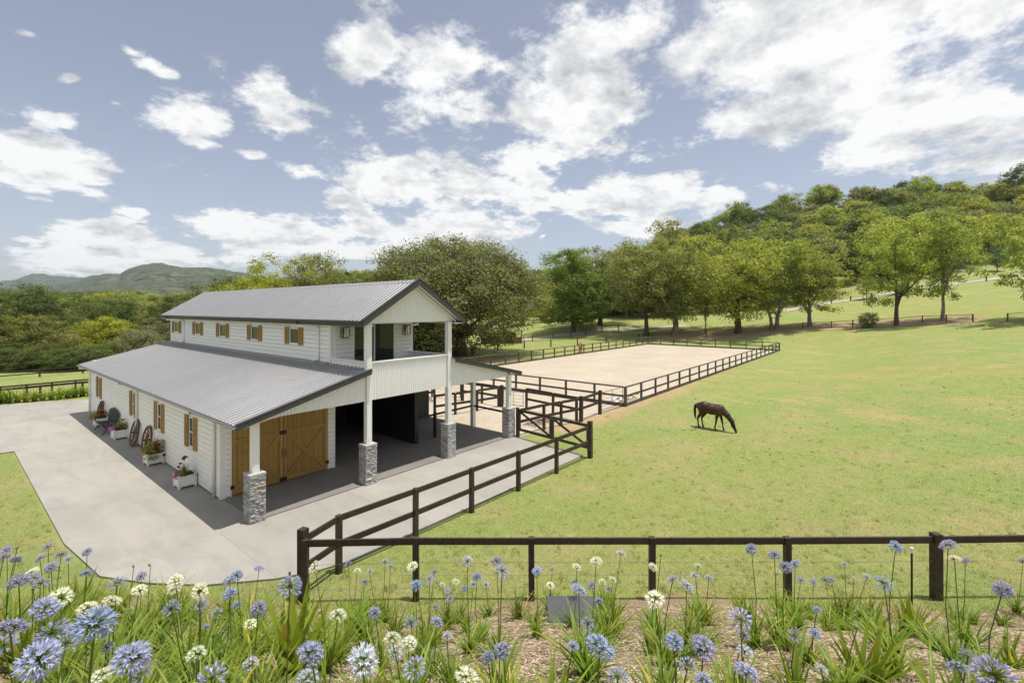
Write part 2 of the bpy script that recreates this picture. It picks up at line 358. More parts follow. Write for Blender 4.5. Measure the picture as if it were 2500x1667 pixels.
def concrete_mat(name, c1, c2, c3):
    m, g, b, o = mat_new(name); P = g.n('ShaderNodeNewGeometry').outputs['Position']
    r = g.n('ShaderNodeObjectInfo').outputs['Random']
    a = g.noise(P, .45, 6., .66, .5)[0]; s = g.noise(g.vmath('MULTIPLY', P, (1., .30, 1.)), 1.3, 7., .68, .5)[0]; f = g.noise(P, 55., 3., .7)[0]
    col = g.mix(g.mapr(a, .35, .65), c1, c2); col = g.mix(g.math('MULTIPLY', g.mapr(s, .44, .70), .55), col, c3)
    k = g.math('MULTIPLY', g.math('ADD', .93, g.math('MULTIPLY', r, .10)), g.math('ADD', .92, g.math('MULTIPLY', f, .16)))
    col = g.mix(1., col, g.comb(k, k, k), 'MULTIPLY')
    g.put(b.inputs['Base Color'], col); b.inputs['Roughness'].default_value = .75; b.inputs['Specular IOR Level'].default_value = .25
    bp = g.n('ShaderNodeBump'); bp.inputs['Distance'].default_value = .002; g.put(bp.inputs['Height'], f); g.put(b.inputs['Normal'], bp.outputs[0]); return m
M['concrete'] = concrete_mat('driveway_concrete', (.345, .33, .295), (.30, .29, .265), (.225, .22, .208))
M['slab'] = concrete_mat('porch_concrete', (.21, .20, .185), (.17, .163, .155), (.23, .21, .18))
def sand_mat():
    m, g, b, o = mat_new('riding_sand'); P = g.n('ShaderNodeNewGeometry').outputs['Position']
    a = g.noise(P, .25, 4., .55)[0]; h = g.noise(P, 2.6, 5., .68, .6)[0]; f = g.noise(P, 30., 3., .7)[0]
    col = g.mix(g.mapr(a, .35, .65), (.425, .37, .29), (.48, .42, .335)); col = g.mix(g.math('MULTIPLY', g.mapr(h, .48, .72), .5), col, (.27, .228, .17))
    k = g.math('ADD', .88, g.math('MULTIPLY', f, .24)); col = g.mix(1., col, g.comb(k, k, k), 'MULTIPLY')
    g.put(b.inputs['Base Color'], col); b.inputs['Roughness'].default_value = .95; b.inputs['Specular IOR Level'].default_value = .1
    bp = g.n('ShaderNodeBump'); bp.inputs['Distance'].default_value = .08; g.put(bp.inputs['Height'], h); g.put(b.inputs['Normal'], bp.outputs[0]); return m
M['sand'] = sand_mat()
def mulch_mat():
    m, g, b, o = mat_new('bark_mulch'); P = g.n('ShaderNodeNewGeometry').outputs['Position']
    a = g.noise(P, 1.1, 5., .6)[0]; h = g.noise(P, 26., 5., .72, 1.2)[0]
    col = g.mix(g.mapr(a, .35, .68), (.35, .265, .17), (.42, .31, .185)); col = g.mix(g.mapr(h, .35, .68), (.19, .135, .09), col)
    g.put(b.inputs['Base Color'], col); b.inputs['Roughness'].default_value = .95; b.inputs['Specular IOR Level'].default_value = .1
    bp = g.n('ShaderNodeBump'); bp.inputs['Distance'].default_value = .03; g.put(bp.inputs['Height'], h); g.put(b.inputs['Normal'], bp.outputs[0]); return m
M['mulch'] = mulch_mat()

# ---------------------------------------------------------------- terrain
def xy(r, d): return (d * CT + r * ST, d * ST - r * CT)       # (right, ahead) of the camera -> world
def rd(x, y): return (x * ST - y * CT, x * CT + y * ST)
CTRL = np.array([(-20, 30, 0), (-10, 15, 0), (0, 20, 0), (0, 40, 0), (10, 30, 0), (-30, 45, 0), (20, 60, 0), (-40, 60, 0), (-10, 70, 0), (5, 88, 0.2), (10, 60, 0), (15, 25, 0),
    (-60, 80, 0), (-20, 100, 0), (-60, 150, -1), (-150, 150, -2), (40, 69, 0), (24, 82.5, 0), (-30, 20, 0), (-40, 30, 0), (5, 12, 0), (-8, 10, 0), (30, 55, 0.1),
    (10.5, 10, .1), (20, 18, .25), (30, 28, .75), (50, 46, 2.4), (78, 72, 5.2), (110, 102, 11), (141, 130, 15), (65, 80, 3.5), (54, 85, 2.6), (42, 88, 1.3), (32, 92, .9), (27, 95, .8),
    (19, 110, 2.2), (13.7, 105, 1.6), (11, 100, 1.1), (13, 25, 0), (25, 40, .35), (36, 52, .9), (90, 122, 8.4), (146, 140, 16.2),
    (217, 200, 32), (260, 260, 58), (219, 285, 62), (158, 285, 56), (110, 285, 40), (73, 285, 25), (36, 280, 13), (-12, 280, 6), (96, 170, 15), (157, 190, 26), (55, 180, 8), (23, 180, 4.5),
    (0, 450, 8), (-200, 450, 0), (300, 420, 60), (-350, 300, -3), (-300, 550, 0), (-62, 230, 8), (150, 500, 45), (400, 250, 60), (0, -60, 0), (-80, -40, 0), (80, -40, 2), (200, 60, 20), (-200, 60, 0), (250, -50, 15)], dtype=float)
def _tps():
    p = CTRL[:, :2] / 100; n = len(p)
    r2 = ((p[:, None] - p[None]) ** 2).sum(-1); K = np.where(r2 > 0, r2 * np.log(r2 + 1e-12), 0) * .5
    K += np.eye(n) * .002
    A = np.zeros((n + 3, n + 3)); A[:n, :n] = K; A[:n, n] = 1; A[:n, n + 1:] = p; A[n, :n] = 1; A[n + 1:, :n] = p.T
    return p, np.linalg.solve(A, np.concatenate([CTRL[:, 2], np.zeros(3)]))
TP, TW = _tps()
def sstep(a, b, x): t = np.clip((x - a) / (b - a), 0, 1); return t * t * (3 - 2 * t)
def hgt_arr(x, y):
    """ground height at world x, y (arrays)"""
    x = np.asarray(x, float); y = np.asarray(y, float); sh = x.shape; x = x.ravel(); y = y.ravel()
    r = x * ST - y * CT; d = x * CT + y * ST
    rad = np.hypot(r, d); k = np.minimum(1, 520 / np.maximum(rad, 1)); q = np.stack([r * k, d * k], 1) / 100
    z = np.zeros(len(x))
    for i in range(len(TP)):
        r2 = ((q - TP[i]) ** 2).sum(1); z += TW[i] * .5 * r2 * np.log(r2 + 1e-12)
    n = len(TP); z += TW[n] + q @ TW[n + 1:]
    z *= 1 - sstep(450, 900, rad)
    # levelled pads: drive, barn, yard and arena; their soft edge blends into the slope
    ex = np.maximum(np.maximum(-20 - x, x - 80), 0); ey = np.maximum(np.maximum(9.4 - y, y - 70), 0)
    z *= sstep(0, 14, np.hypot(ex, ey))
    z += .05 * np.sin(x * .21 + 1) * np.sin(y * .17 + 2) * sstep(1.5, 12, np.hypot(ex, ey))
    # the planted bank that climbs to the viewpoint
    edge = 9.9 + .25 * np.sin(r * .55) + .12 * np.sin(r * 1.7 + 1)
    t = np.clip(edge - d, -1, 12); bank = .5 * np.where(t < .6, np.where(t > -.0, t * t / 1.2, 0), t - .3)
    bank = np.minimum(bank, 4.75)
    z += bank
    return z.reshape(sh)
def hgt(x, y): return float(hgt_arr(np.array([x]), np.array([y]))[0])
_DD = np.concatenate([np.arange(1.5, 30, .04), np.arange(30, 420, .2)])
def gp(u, v):
    """the ground point that the photograph shows at (u, v)"""
    k = (u - CXP) / FPX; x, y = xy(k * _DD, _DD); zr = EYE - (v - HZP) / FPX * _DD
    i = int(np.argmax(zr < hgt_arr(x, y))); return Vector((float(x[i]), float(y[i]), float(hgt(x[i], y[i]))))
def pt(u, v, d):
    r = (u - CXP) / FPX * d; x, y = xy(r, d); return Vector((x, y, EYE - (v - HZP) / FPX * d))

def ground():
    ang = np.concatenate([np.linspace(-62, 62, 330), np.linspace(66, 294, 58)]) * math.pi / 180
    rad = np.concatenate([[.6], np.geomspace(1.2, 900, 300), [1500, 3000, 6000, 12000]])
    A, Rr = np.meshgrid(ang, rad); r = np.sin(A) * Rr; d = np.cos(A) * Rr
    X = d * CT + r * ST; Y = d * ST - r * CT; Z = hgt_arr(X, Y)
    nr, na = A.shape; idx = np.arange(nr * na).reshape(nr, na)
    a = idx[:-1]; b = idx[1:]; f = np.stack([a, b, np.roll(b, -1, 1), np.roll(a, -1, 1)], -1).reshape(-1, 4)[:, ::-1]
    V = np.stack([X, Y, Z], -1).reshape(-1, 3)
    c = len(V); V = np.concatenate([V, [[0, 0, hgt(0, 0)]]])
    faces = [tuple(q) for q in f.tolist()] + [(c, int(idx[0, k]), int(idx[0, (k + 1) % na])) for k in range(na)]
    tag(place('ground', make_mesh('ground', V, faces, M['grass'], True)), kind='structure')
ground()
def sheet(name, poly, z, m, parent=None, kind='structure', thick=.0):
    mb = MB()
    if thick: mb.prism(poly, z - thick, z, 'z')
    else: mb.add([(p[0], p[1], z) for p in poly], [tuple(range(len(poly)))])
    o = mb.build(name, m, parent)
    if kind and parent is None: tag(o, kind=kind)
    return o
def strip(name, pts, width, m, lift=.03, n=60, cross=5, kind='structure'):
    """ribbon that follows the ground"""
    P = np.array([(p[0], p[1]) for p in pts]); s = np.concatenate([[0], np.cumsum(np.hypot(*np.diff(P, axis=0).T))]); t = np.linspace(0, s[-1], n)
    x = np.interp(t, s, P[:, 0]); y = np.interp(t, s, P[:, 1]); tx = np.gradient(x); ty = np.gradient(y); l = np.hypot(tx, ty); nx, ny = -ty / l, tx / l
    w = np.linspace(-.5, .5, cross) * width; X = x[:, None] + nx[:, None] * w; Y = y[:, None] + ny[:, None] * w
    Z = hgt_arr(X, Y) + lift; V = np.stack([X, Y, Z], -1).reshape(-1, 3); idx = np.arange(n * cross).reshape(n, cross)
    f = np.stack([idx[:-1, :-1], idx[1:, :-1], idx[1:, 1:], idx[:-1, 1:]], -1).reshape(-1, 4)
    return tag(place(name, make_mesh(name, V, f, m, True)), kind=kind)

# driveway: concrete slabs with open joints over a dark bed
def bowed(y0, y1): return []
base = sheet('driveway', [(17.5, 10.5), (17.95, 14.6), (17.9, 39.0), (12, 41.2), (6.8, 43.2), (2.6, 45.6), (-16, 46.5), (-16, 31.0), (2.2, 30.0), (2.2, 17.2), (2.4, 15.2), (3.1, 13.2), (3.9, 12.1), (5.2, 11.1), (6.6, 10.6)], .012, M['stone_core'])
def slab(poly): return sheet('slab', poly, .045, M['concrete'], base, None, .03)
J = .004
slab([(5.0 - J, 11.15), (5.0 - J, 14.45), (2.42, 14.45 ), (3.05, 13.25), (3.85, 12.15)])
slab([(5.0, 11.15), (5.8, 10.72), (6.6, 10.5), (8.9 - J, 10.4), (8.9 - J, 14.6), (5.0, 14.6)])
slab([(8.9, 10.4), (13.2 - J, 10.4), (13.2 - J, 14.6), (8.9, 14.6)])
slab([(13.2, 10.4), (17.5, 10.4), (17.95, 14.6), (13.2, 14.6)])
slab([(2.42, 14.45 + J), (5.0 - J, 14.45 + J), (5.0 - J, 14.6), (5.95, 14.6 + J), (5.95, 20.5 - J), (2.15, 20.5 - J), (2.15, 17.2)])
for a, b_ in ((20.5, 25.0), (25.0, 30.02)): slab([(2.15, a), (5.95, a), (5.95, b_ - J), (2.15, b_ - J)])
slab([(-16, 31.05), (1.75, 30.06), (1.75, 37.4 - J), (-16, 37.4 - J)])
slab([(1.75 + J, 30.04), (5.95, 30.02), (5.95, 37.4 - J), (1.75 + J, 37.4 - J)])
slab([(-16, 37.4), (17.9, 37.4), (17.9, 38.8), (12, 41), (6.8, 43), (2.6, 45.4), (-16, 46.3)])
# porch floor
porch = sheet('porch_floor', [(5.96, 14.65), (18.05, 14.65), (18.05, 21.3), (5.96, 21.3)], .05, M['slab'], thick=.035)
sheet('stable_floor', [(5.96, 21.3), (18.05, 21.3), (18.05, 37.35), (5.96, 37.35)], .046, M['slab'], thick=.03)
sheet('sand_yard', [(18.06, 14.4), (22.6, 13.75), (28.0, 13.8), (28.0, 34.0), (18.06, 34.0)], .010, M['sand'])
sheet('riding_arena', [(28.0, 13.5), (79.0, 13.5), (79.0, 33.8), (28.0, 33.8)], .016, M['sand'])

# ---------------------------------------------------------------- barn
WX, UX, UX2, RX = 5.9, 9.85, 13.75, 17.95      # left wall, upper walls, right edge
FY, WY, BY = 14.7, 17.15, 37.3                 # post line, front wall, back wall
EZ, TZ = 2.97, 4.13                            # lean-to roof: eave and top
UEZ, RZ, RXC = 5.86, 7.40, 11.85               # upper roof: eave, ridge, ridge x
barn = thing('barn', (11.9, 26, 0), 'white weatherboard barn with grey corrugated roof, gabled upper storey, balcony and cedar doors', 'barn')
def part(mb, name, m, parent=None, smooth=False): return mb.build(name, m, parent or barn, smooth)

def boards(wall, axis, face, a, b, z0, z1, pitch, m, out, gaps=(), slope=None):
    """overlapping weatherboards, each one an object; face = plane coordinate, out = +-1 outward; gaps = openings (a0,a1,z0,z1)"""
    z = z0
    while z < z1 - .03:
        zt = min(z + pitch, z1)
        segs = [(a, b)]
        for (g0, g1, gz0, gz1) in gaps:
            if gz0 < zt - .02 and gz1 > z + .02:
                ns = []
                for (s0, s1) in segs:
                    if g1 <= s0 or g0 >= s1: ns.append((s0, s1)); continue
                    if g0 - s0 > .03: ns.append((s0, g0))
                    if s1 - g1 > .03: ns.append((g1, s1))
                segs = ns
        for (s0, s1) in segs:
            poly = [(face, z + .016), (face + out * .042, z + .016), (face + out * .040, zt - .006), (face + out * .030, zt), (face, zt)]
            mb = MB()
            if axis == 'y': mb.prism(poly, s0, s1, 'y')
            else: mb.prism(poly, s0, s1, 'x'); 
            if axis == 'x': mb.v = [(p[0], p[1], p[2]) for p in mb.v]
            mb.build('weatherboard', m, wall)
        z = zt

# left wall
LW = [(19.22, 20.5), (23.05, 24.4), (27.15, 28.4), (34.5, 35.8)]           # window + shutter spans, shutters 0.4 wide at both ends
wall = part(MB().box(WX + .001, WX + .12, WY + .03, BY, .06, 3.04), 'left_wall', M['white'])
boards(wall, 'y', WX, WY + .02, BY, .08, 2.98, .175, M['white'], -1, [((a + b) / 2 - .30, (a + b) / 2 + .30, 1.20, 2.40) for a, b in LW])
part(MB().box(WX - .045, WX + .13, WY - .035, WY + .055, .05, 2.98), 'corner_trim', M['white_trim'])
part(MB().box(WX - .045, WX + .13, BY - .05, BY + .06, .05, 2.98), 'corner_trim', M['white_trim'])
part(MB().box(WX - .02, WX - .001, WY + .06, BY - .06, .046, .078), 'base_flashing', M['fascia'])
def shutter(win, X, y0, y1, z0, z1):
    t, w = .045, .065
    mb = MB().box(X - t, X - .012, y0, y1, z0, z1)                        # backing boards
    f = X - t
    mb.box(f - .018, f - .0005, y0, y0 + w, z0, z1).box(f - .018, f - .0005, y1 - w, y1, z0, z1)
    mb.box(f - .017, f - .0005, y0 + w, y1 - w, z0, z0 + w).box(f - .017, f - .0005, y0 + w, y1 - w, z1 - w, z1)
    o = mb.build('shutter', M['cedar'], win)
    for s in (0, 1):
        p = (f - .009, y0 + w, z0 + w) if s == 0 else (f - .010, y1 - w, z0 + w); q = (f - .009, y1 - w, z1 - w) if s == 0 else (f - .010, y0 + w, z1 - w)
        MB().bar(p, q, .05, .014, (1, 0, 0)).build('cross_brace', M['cedar'], win)
def window(X, a, b, z0, z1, sw, pale):
    c = (a + b) / 2; g0, g1 = a + sw, b - sw
    win = part(MB().box(X - .035, X + .03, g0, g0 + .05, z0, z1).box(X - .035, X + .03, g1 - .05, g1, z0, z1).box(X - .036, X + .03, g0 + .05, g1 - .05, z0, z0 + .05).box(X - .036, X + .03, g0 + .05, g1 - .05, z1 - .05, z1), 'window', M['white_trim'])
    if z1 - z0 > 1: MB().box(X - .03, X + .02, g0 + .05, g1 - .05, (z0 + z1) / 2 - .02, (z0 + z1) / 2 + .02).build('glazing_bar', M['white_trim'], win)
    for q0, q1 in (((z0 + .05, (z0 + z1) / 2 - .02), ((z0 + z1) / 2 + .02, z1 - .05)) if z1 - z0 > 1 else ((z0 + .05, z1 - .05),)):
        MB().box(X - .012, X + .01, g0 + .05, g1 - .05, q0, q1).build('pane', M['glass_pale'] if pale else M['glass'], win)
    MB().box(X - .07, X + .02, g0 - .02, g1 + .02, z0 - .04, z0 - .002).build('sill', M['white_trim'], win)
    shutter(win, X - .02, a, a + sw - .02, z0 - .02, z1 + .03); shutter(win, X - .02, b - sw + .02, b, z0 - .02, z1 + .03)
for i, (a, b) in enumerate(LW): window(WX, a, b, 1.24, 2.36, .37, i == 2)
# front wall at the cedar doors
wf = part(MB().box(WX + .13, 6.20, WY + .002, WY + .12, .06, 3.0), 'front_wall', M['white'])
boards(wf, 'x', WY, WX + .13, 6.16, .08, 3.0, .175, M['white'], -1)
def fix_x(o): pass
wf2 = part(MB().box(9.62, 9.84, WY + .002, WY + .14, .06, 3.4), 'front_wall', M['white'])
boards(wf2, 'x', WY, 9.63, 9.84, .08, 3.2, .175, M['white'], -1)
part(MB().box(9.84, 9.93, WY - .03, WY + .16, .05, 3.4), 'corner_trim', M['white_trim'])
part(MB().box(6.16, 6.21, WY - .03, WY + .13, .05, 3.04), 'corner_trim', M['white_trim'])
part(MB().prism([(6.215, 2.86), (9.615, 2.86), (9.615, 3.90), (6.215, 3.06)], WY + .05, WY + .14, 'y'), 'door_lintel', M['white'])

def barn_door(x0, x1, flip):
    z0, z1 = .075, 2.85; y = WY
    d = part(MB().box(x0, x1, y + .035, y + .06, z0, z1), 'barn_door', M['cedar'])
    n = 10; w = (x1 - x0) / n
    for i in range(n):
        MB().box(x0 + i * w + .004, x0 + (i + 1) * w - .004, y + .012, y + .0345, z0, z1).build('plank', M['cedar'], d)
    s = .11
    def rail(p, q, h, m, dy): MB().bar((p[0], y - .006 - dy, p[1]), (q[0], y - .006 - dy, q[1]), .034, h, (0, 0, 1)).build('brace', m, d)
    for zc in (z0 + .09, 1.83, z1 - .07): rail((x0 + s, zc), (x1 - s, zc), .15, M['cedar_x'], 0)
    for xc in (x0 + s / 2, x1 - s / 2): MB().box(xc - s / 2, xc + s / 2, y - .024, y + .0118, z0 + .001, z1 - .001).build('stile', M['cedar'], d)
    a0, b0, a1, b1 = x0 + s, x1 - s, z0 + .17, 1.75
    rail((a0, a1), (b0, b1), .11, M['cedar_x'], -.003); rail((a0, b1), (b0, a1), .11, M['cedar_x'], .001)
    hx = x1 - .05 if not flip else x0 + .05
    MB().tube([(hx, y - .03, .98), (hx, y - .075, 1.0), (hx, y - .075, 1.2), (hx, y - .03, 1.22)], .012, 6).build('handle', M['iron'], d)
    for zc in (.16, 1.84): MB().box(hx - .075, hx + .06, y - .032, y - .0245, zc - .07, zc + .07).build('bolt_plate', M['iron'], d)
    ex = x0 if not flip else x1
    for zc in (.35, 2.55): MB().box(ex - .06, ex + .06, y - .045, y - .033, zc - .06, zc + .06).build('hinge', M['iron'], d)
barn_door(6.23, 7.905, False); barn_door(7.925, 9.6, True)

# corrugated sheets
def corr(n, pitch, amp):
    t = np.linspace(0, n, n * 6 + 1); return t * pitch, amp * np.cos(2 * np.pi * t)
def roof_sheets(name, x0, z0, x1, z1, y0, y1, m, pitch=.25):
    """sheets laid side by side along y from the eave (x0,z0) up to (x1,z1)"""
    n = 3; wdt = n * pitch; cnt = math.ceil((y1 - y0) / wdt)
    dx, dz = x1 - x0, z1 - z0; l = math.hypot(dx, dz); nx, nz = -dz / l * (1 if dx > 0 else -1), abs(dx) / l
    root = part(MB().add([(x0 - nx * .03, y0, z0 - nz * .03), (x1 - nx * .03, y0, z1 - nz * .03), (x1 - nx * .03, y1, z1 - nz * .03), (x0 - nx * .03, y1, z0 - nz * .03),
                          (x0 - nx * .05, y0, z0 - nz * .05), (x1 - nx * .05, y0, z1 - nz * .05), (x1 - nx * .05, y1, z1 - nz * .05), (x0 - nx * .05, y1, z0 - nz * .05)],
                         [(0, 1, 2, 3), (7, 6, 5, 4), (0, 4, 5, 1), (1, 5, 6, 2), (2, 6, 7, 3), (3, 7, 4, 0)]), name, M['white'])
    yy = np.concatenate([[k * pitch + t * pitch for t in (0, .34, .42, .60, .68)] for k in range(n)] + [[n * pitch]]); aa = np.concatenate([[0, 0, .038, .038, 0]] * n + [[0]])
    V = []; 
    for (X, Z) in ((x0, z0), (x1, z1)):
        for y, a in zip(yy, aa): V.append((X + nx * a - x0, y, Z + nz * a - z0))
    k = len(yy); F = [(i, i + 1, k + i + 1, k + i) for i in range(k - 1)]
    if dx > 0: F = [q[::-1] for q in F]
    me = make_mesh('roof_sheet', V, F, m, False)
    for i in range(cnt):
        o = place('roof_sheet', me, root, (x0, y0 + i * wdt, z0 + .0012 * (i % 2)))
    return root
RF = 14.38
roof_sheets('lean_to_roof', 5.33, EZ, 9.86, TZ, RF, 37.55, M['roof'])
roof_sheets('lean_to_roof', 18.35, 3.13, UX2, TZ + .06, RF + .05, 37.55, M['roof'])
roof_sheets('upper_roof', 9.38, UEZ, RXC, RZ, RF - .02, 37.55, M['roof'])
roof_sheets('upper_roof', 14.32, UEZ, RXC, RZ, RF - .02, 37.55, M['roof'])
part(MB().prism([(RXC - .17, RZ - .085), (RXC, RZ + .028), (RXC + .17, RZ - .085), (RXC, RZ + .012)], RF - .04, 37.57, 'y'), 'ridge_cap', M['roof'])
part(MB().prism([(9.60, TZ - .05), (9.852, TZ + .025), (9.852, TZ + .12), (9.835, TZ + .12), (9.835, TZ + .04)], WY + .3, 37.4, 'y'), 'wall_flashing', M['roof'])
# barge boards, fascia and gutters
def barge(x0, z0, x1, z1, y, dep=.2, parent=None):
    part(MB().prism([(x0, z0 + .045), (x1, z1 + .045), (x1, z1 + .045 - dep), (x0, z0 + .045 - dep)], y - .03, y, 'y'), 'barge_board', M['fascia'])
    part(MB().prism([(x0, z0 + .05), (x1, z1 + .05), (x1, z1 + .07), (x0, z0 + .07)], y - .045, y + .09, 'y'), 'barge_cap', M['fascia'])
barge(5.33, EZ, 9.74, TZ - .03, RF - .002, .17); barge(18.35, 3.13, UX2 + .1, TZ + .035, RF + .046, .17)
barge(9.36, UEZ - .012, RXC, RZ, RF - .025, .25); barge(14.34, UEZ - .012, RXC, RZ, RF - .026, .25)
part(MB().box(9.34, 9.375, RF - .02, 37.55, UEZ - .20, UEZ + .0), 'fascia', M['fascia']); part(MB().box(14.325, 14.36, RF - .02, 37.55, UEZ - .20, UEZ), 'fascia', M['fascia'])
def gutter(x, z, y0, y1, m): part(MB().prism([(x - .055, z), (x - .055, z - .07), (x + .045, z - .07), (x + .045, z), (x + .035, z), (x + .035, z - .06), (x - .045, z - .06), (x - .045, z)], y0, y1, 'y'), 'gutter', m)
gutter(5.28, EZ + .01, RF, 37.55, M['roof']); gutter(9.285, UEZ + .005, RF, 37.55, M['fascia']); gutter(18.41, 3.14, RF + .05, 37.55, M['fascia']); gutter(14.42, UEZ + .005, RF, 37.5, M['fascia'])
part(MB().box(5.335, 5.365, RF, 37.5, EZ - .12, EZ - .055), 'fascia', M['fascia'])
# soffits
part(MB().prism([(5.37, EZ - .10), (5.89, EZ + .0), (5.89, EZ - .03), (5.37, EZ - .125)], RF + .02, 37.45, 'y'), 'soffit', M['white_trim'])
part(MB().box(9.38, UX - .03, RF + .01, 37.5, UEZ - .19, UEZ - .16), 'soffit', M['white_trim']); part(MB().box(UX2 + .09, 14.32, RF + .01, 37.5, UEZ - .19, UEZ - .16), 'soffit', M['white_trim'])

# upper storey
UW = [(19.42, 21.05), (23.4, 25.05), (27.4, 29.15), (31.25, 32.95), (35.1, 36.85)]
uw = part(MB().box(UX + .001, UX + .14, WY + .16, 37.2, 3.9, UEZ - .16), 'upper_wall', M['white'])
boards(uw, 'y', UX, WY + .2, 37.2, TZ + .03, UEZ - .19, .175, M['white'], -1, [((a + b) / 2 - .42, (a + b) / 2 + .42, 4.74, 5.5) for a, b in UW])
for a, b in UW: window(UX, a, b, 4.76, 5.46, .40, False)
part(MB().box(UX - .04, UX + .15, WY + .11, WY + .20, TZ - .05, UEZ - .16), 'corner_trim', M['white_trim']); part(MB().box(UX - .04, UX + .15, 37.15, 37.25, TZ - .1, UEZ - .16), 'corner_trim', M['white_trim'])
part(MB().box(UX2 - .14, UX2 + .1, WY + .16, 37.2, 3.4, UEZ - .16), 'upper_wall', M['white'])
part(MB().box(UX, UX2, 37.18, 37.3, 3.0, 5.9).prism([(UX, 5.9), (UX2, 5.9), (RXC, 7.2)], 37.18, 37.3, 'y'), 'back_wall', M['white'])
part(MB().box(WX, RX, 37.3 - .1, 37.31, .05, 3.2), 'back_wall', M['white'])
# balcony wall with the sliding door
BW = WY + .12
bw = part(MB().box(UX + .15, 10.83, BW + .002, BW + .1, 3.35, 5.74).box(12.80, UX2 - .15, BW + .002, BW + .1, 3.35, 5.74).box(10.83, 12.80, BW + .002, BW + .1, 5.69, 5.74), 'balcony_wall', M['white'])
boards(bw, 'x', BW, UX + .15, 10.80, 3.45, 5.7, .175, M['white'], -1); boards(bw, 'x', BW, 12.86, UX2 - .02, 3.45, 5.7, .175, M['white'], -1)
part(MB().box(UX2 - .02, UX2 + .11, BW - .04, BW + .1, 3.4, 5.74), 'corner_trim', M['white_trim'])
sd = part(MB().box(10.80, 10.85, BW - .05, BW + .06, 3.45, 5.69).box(12.79, 12.86, BW - .05, BW + .06, 3.45, 5.69).box(10.85, 12.79, BW - .05, BW + .06, 5.64, 5.69).box(10.85, 12.79, BW - .05, BW + .06, 3.45, 3.50), 'sliding_door', M['white_trim'])
MB().box(11.78, 11.84, BW - .045, BW - .01, 3.50, 5.64).build('door_stile', M['white_trim'], sd)
MB().box(10.85, 11.80, BW + .0, BW + .02, 3.50, 5.64).build('pane', M['glass'], sd); MB().box(11.84, 12.79, BW - .03, BW - .012, 3.50, 5.64).build('pane', M['glass'], sd)
part(MB().box(UX, UX2, FY + .03, BW, 3.30, 3.44), 'balcony_floor', M['dark_wall'])
part(MB().box(UX - .3, UX2 + .3, FY + .06, BW + .1, 5.745, 5.78), 'balcony_ceiling', M['white_trim'])
for (x0, x1) in ((UX - .04, UX + .06), (UX2 - .06, UX2 + .04)):
    b_ = part(MB().box(x0 + .02, x1 - .02, FY + .11, BW - .05, 3.44, 4.32), 'side_balustrade', M['white'])
    MB().box(x0 - .02, x1 + .02, FY + .11, BW - .05, 4.321, 4.37).build('hand_rail', M['white_trim'], b_)
# posts and stone piers
PX = [5.95, 9.80, 13.71, 17.70]
for i, x in enumerate(PX):
    top = [3.0, UEZ - .12, UEZ - .12, 3.05][i]
    part(MB().box(x - .1, x + .1, FY - .1, FY + .1, 1.47, top), 'post', M['white_trim'])
    part(MB().box(x - .05, x - .02, FY - .115, FY - .101, 1.47, 1.78).box(x + .03, x + .05, FY - .115, FY - .101, 1.47, 1.68), 'post_bracket', M['white_trim'])
part(MB().box(18.0 - .1, 18.0 + .1, 17.4 - .1, 17.4 + .1, .05, 3.1), 'post', M['white_trim'])
rs = random.Random(4)
def unit_stone(seed):
    q = random.Random(seed); v = []
    for sx in (-.5, .5):
        for sz in (-.5, .5):
            for sy in (-.5, .5): v.append([sx + q.uniform(-.06, .06), sy, sz + q.uniform(-.1, .1)])
    # irregular split face towards -y with a middle ridge
    v += [[-.22 + q.uniform(-.1, .1), -.5 - q.uniform(.2, .6), q.uniform(-.15, .2)], [.22 + q.uniform(-.1, .1), -.5 - q.uniform(.1, .6), q.uniform(-.2, .15)]]
    f = [(0, 2, 8), (0, 8, 4), (8, 9, 4), (2, 6, 8), (6, 9, 8), (4, 9, 6), (1, 5, 7, 3), (0, 4, 5, 1), (2, 3, 7, 6), (0, 1, 3, 2), (4, 6, 7, 5)]
    return make_mesh('stone', v, [q_[::-1] for q_ in f], M['stone_warm'] if seed == 5 else M['stone'])
STN = [unit_stone(i) for i in range(6)]
for x in PX:
    cx_, cy_ = x + .01 * 0, FY; hw = .225
    pier = part(MB().box(cx_ - hw + .035, cx_ + hw - .035, cy_ - hw + .035, cy_ + hw - .035, .046, 1.40), 'stone_pier', M['stone_core'])
    z = .05
    while z < 1.385:
        h = min(rs.uniform(.045, .095), 1.40 - z)
        if 1.40 - z - h < .04: h = 1.40 - z
        for side in range(4):
            a = -hw
            while a < hw - .01:
                w = min(rs.uniform(.10, .26), hw - a)
                if hw - a - w < .06: w = hw - a
                c = a + w / 2; dep = .05; off = hw - .035 + rs.uniform(-.006, .012)
                ang = side * math.pi / 2
                lx, ly = c, -off
                px_ = cx_ + lx * math.cos(ang) - ly * math.sin(ang); py_ = cy_ + lx * math.sin(ang) + ly * math.cos(ang)
                k = 5 if rs.random() < .10 else rs.randrange(5)
                place('stone', STN[k], pier, (px_, py_, z + h / 2), (0, 0, ang), (w * .985, dep, h * .93))
                a += w
        z += h
    part(MB().box(cx_ - hw - .01, cx_ + hw + .01, cy_ - hw - .01, cy_ + hw + .01, 1.405, 1.468), 'pier_cap', M['cap'])
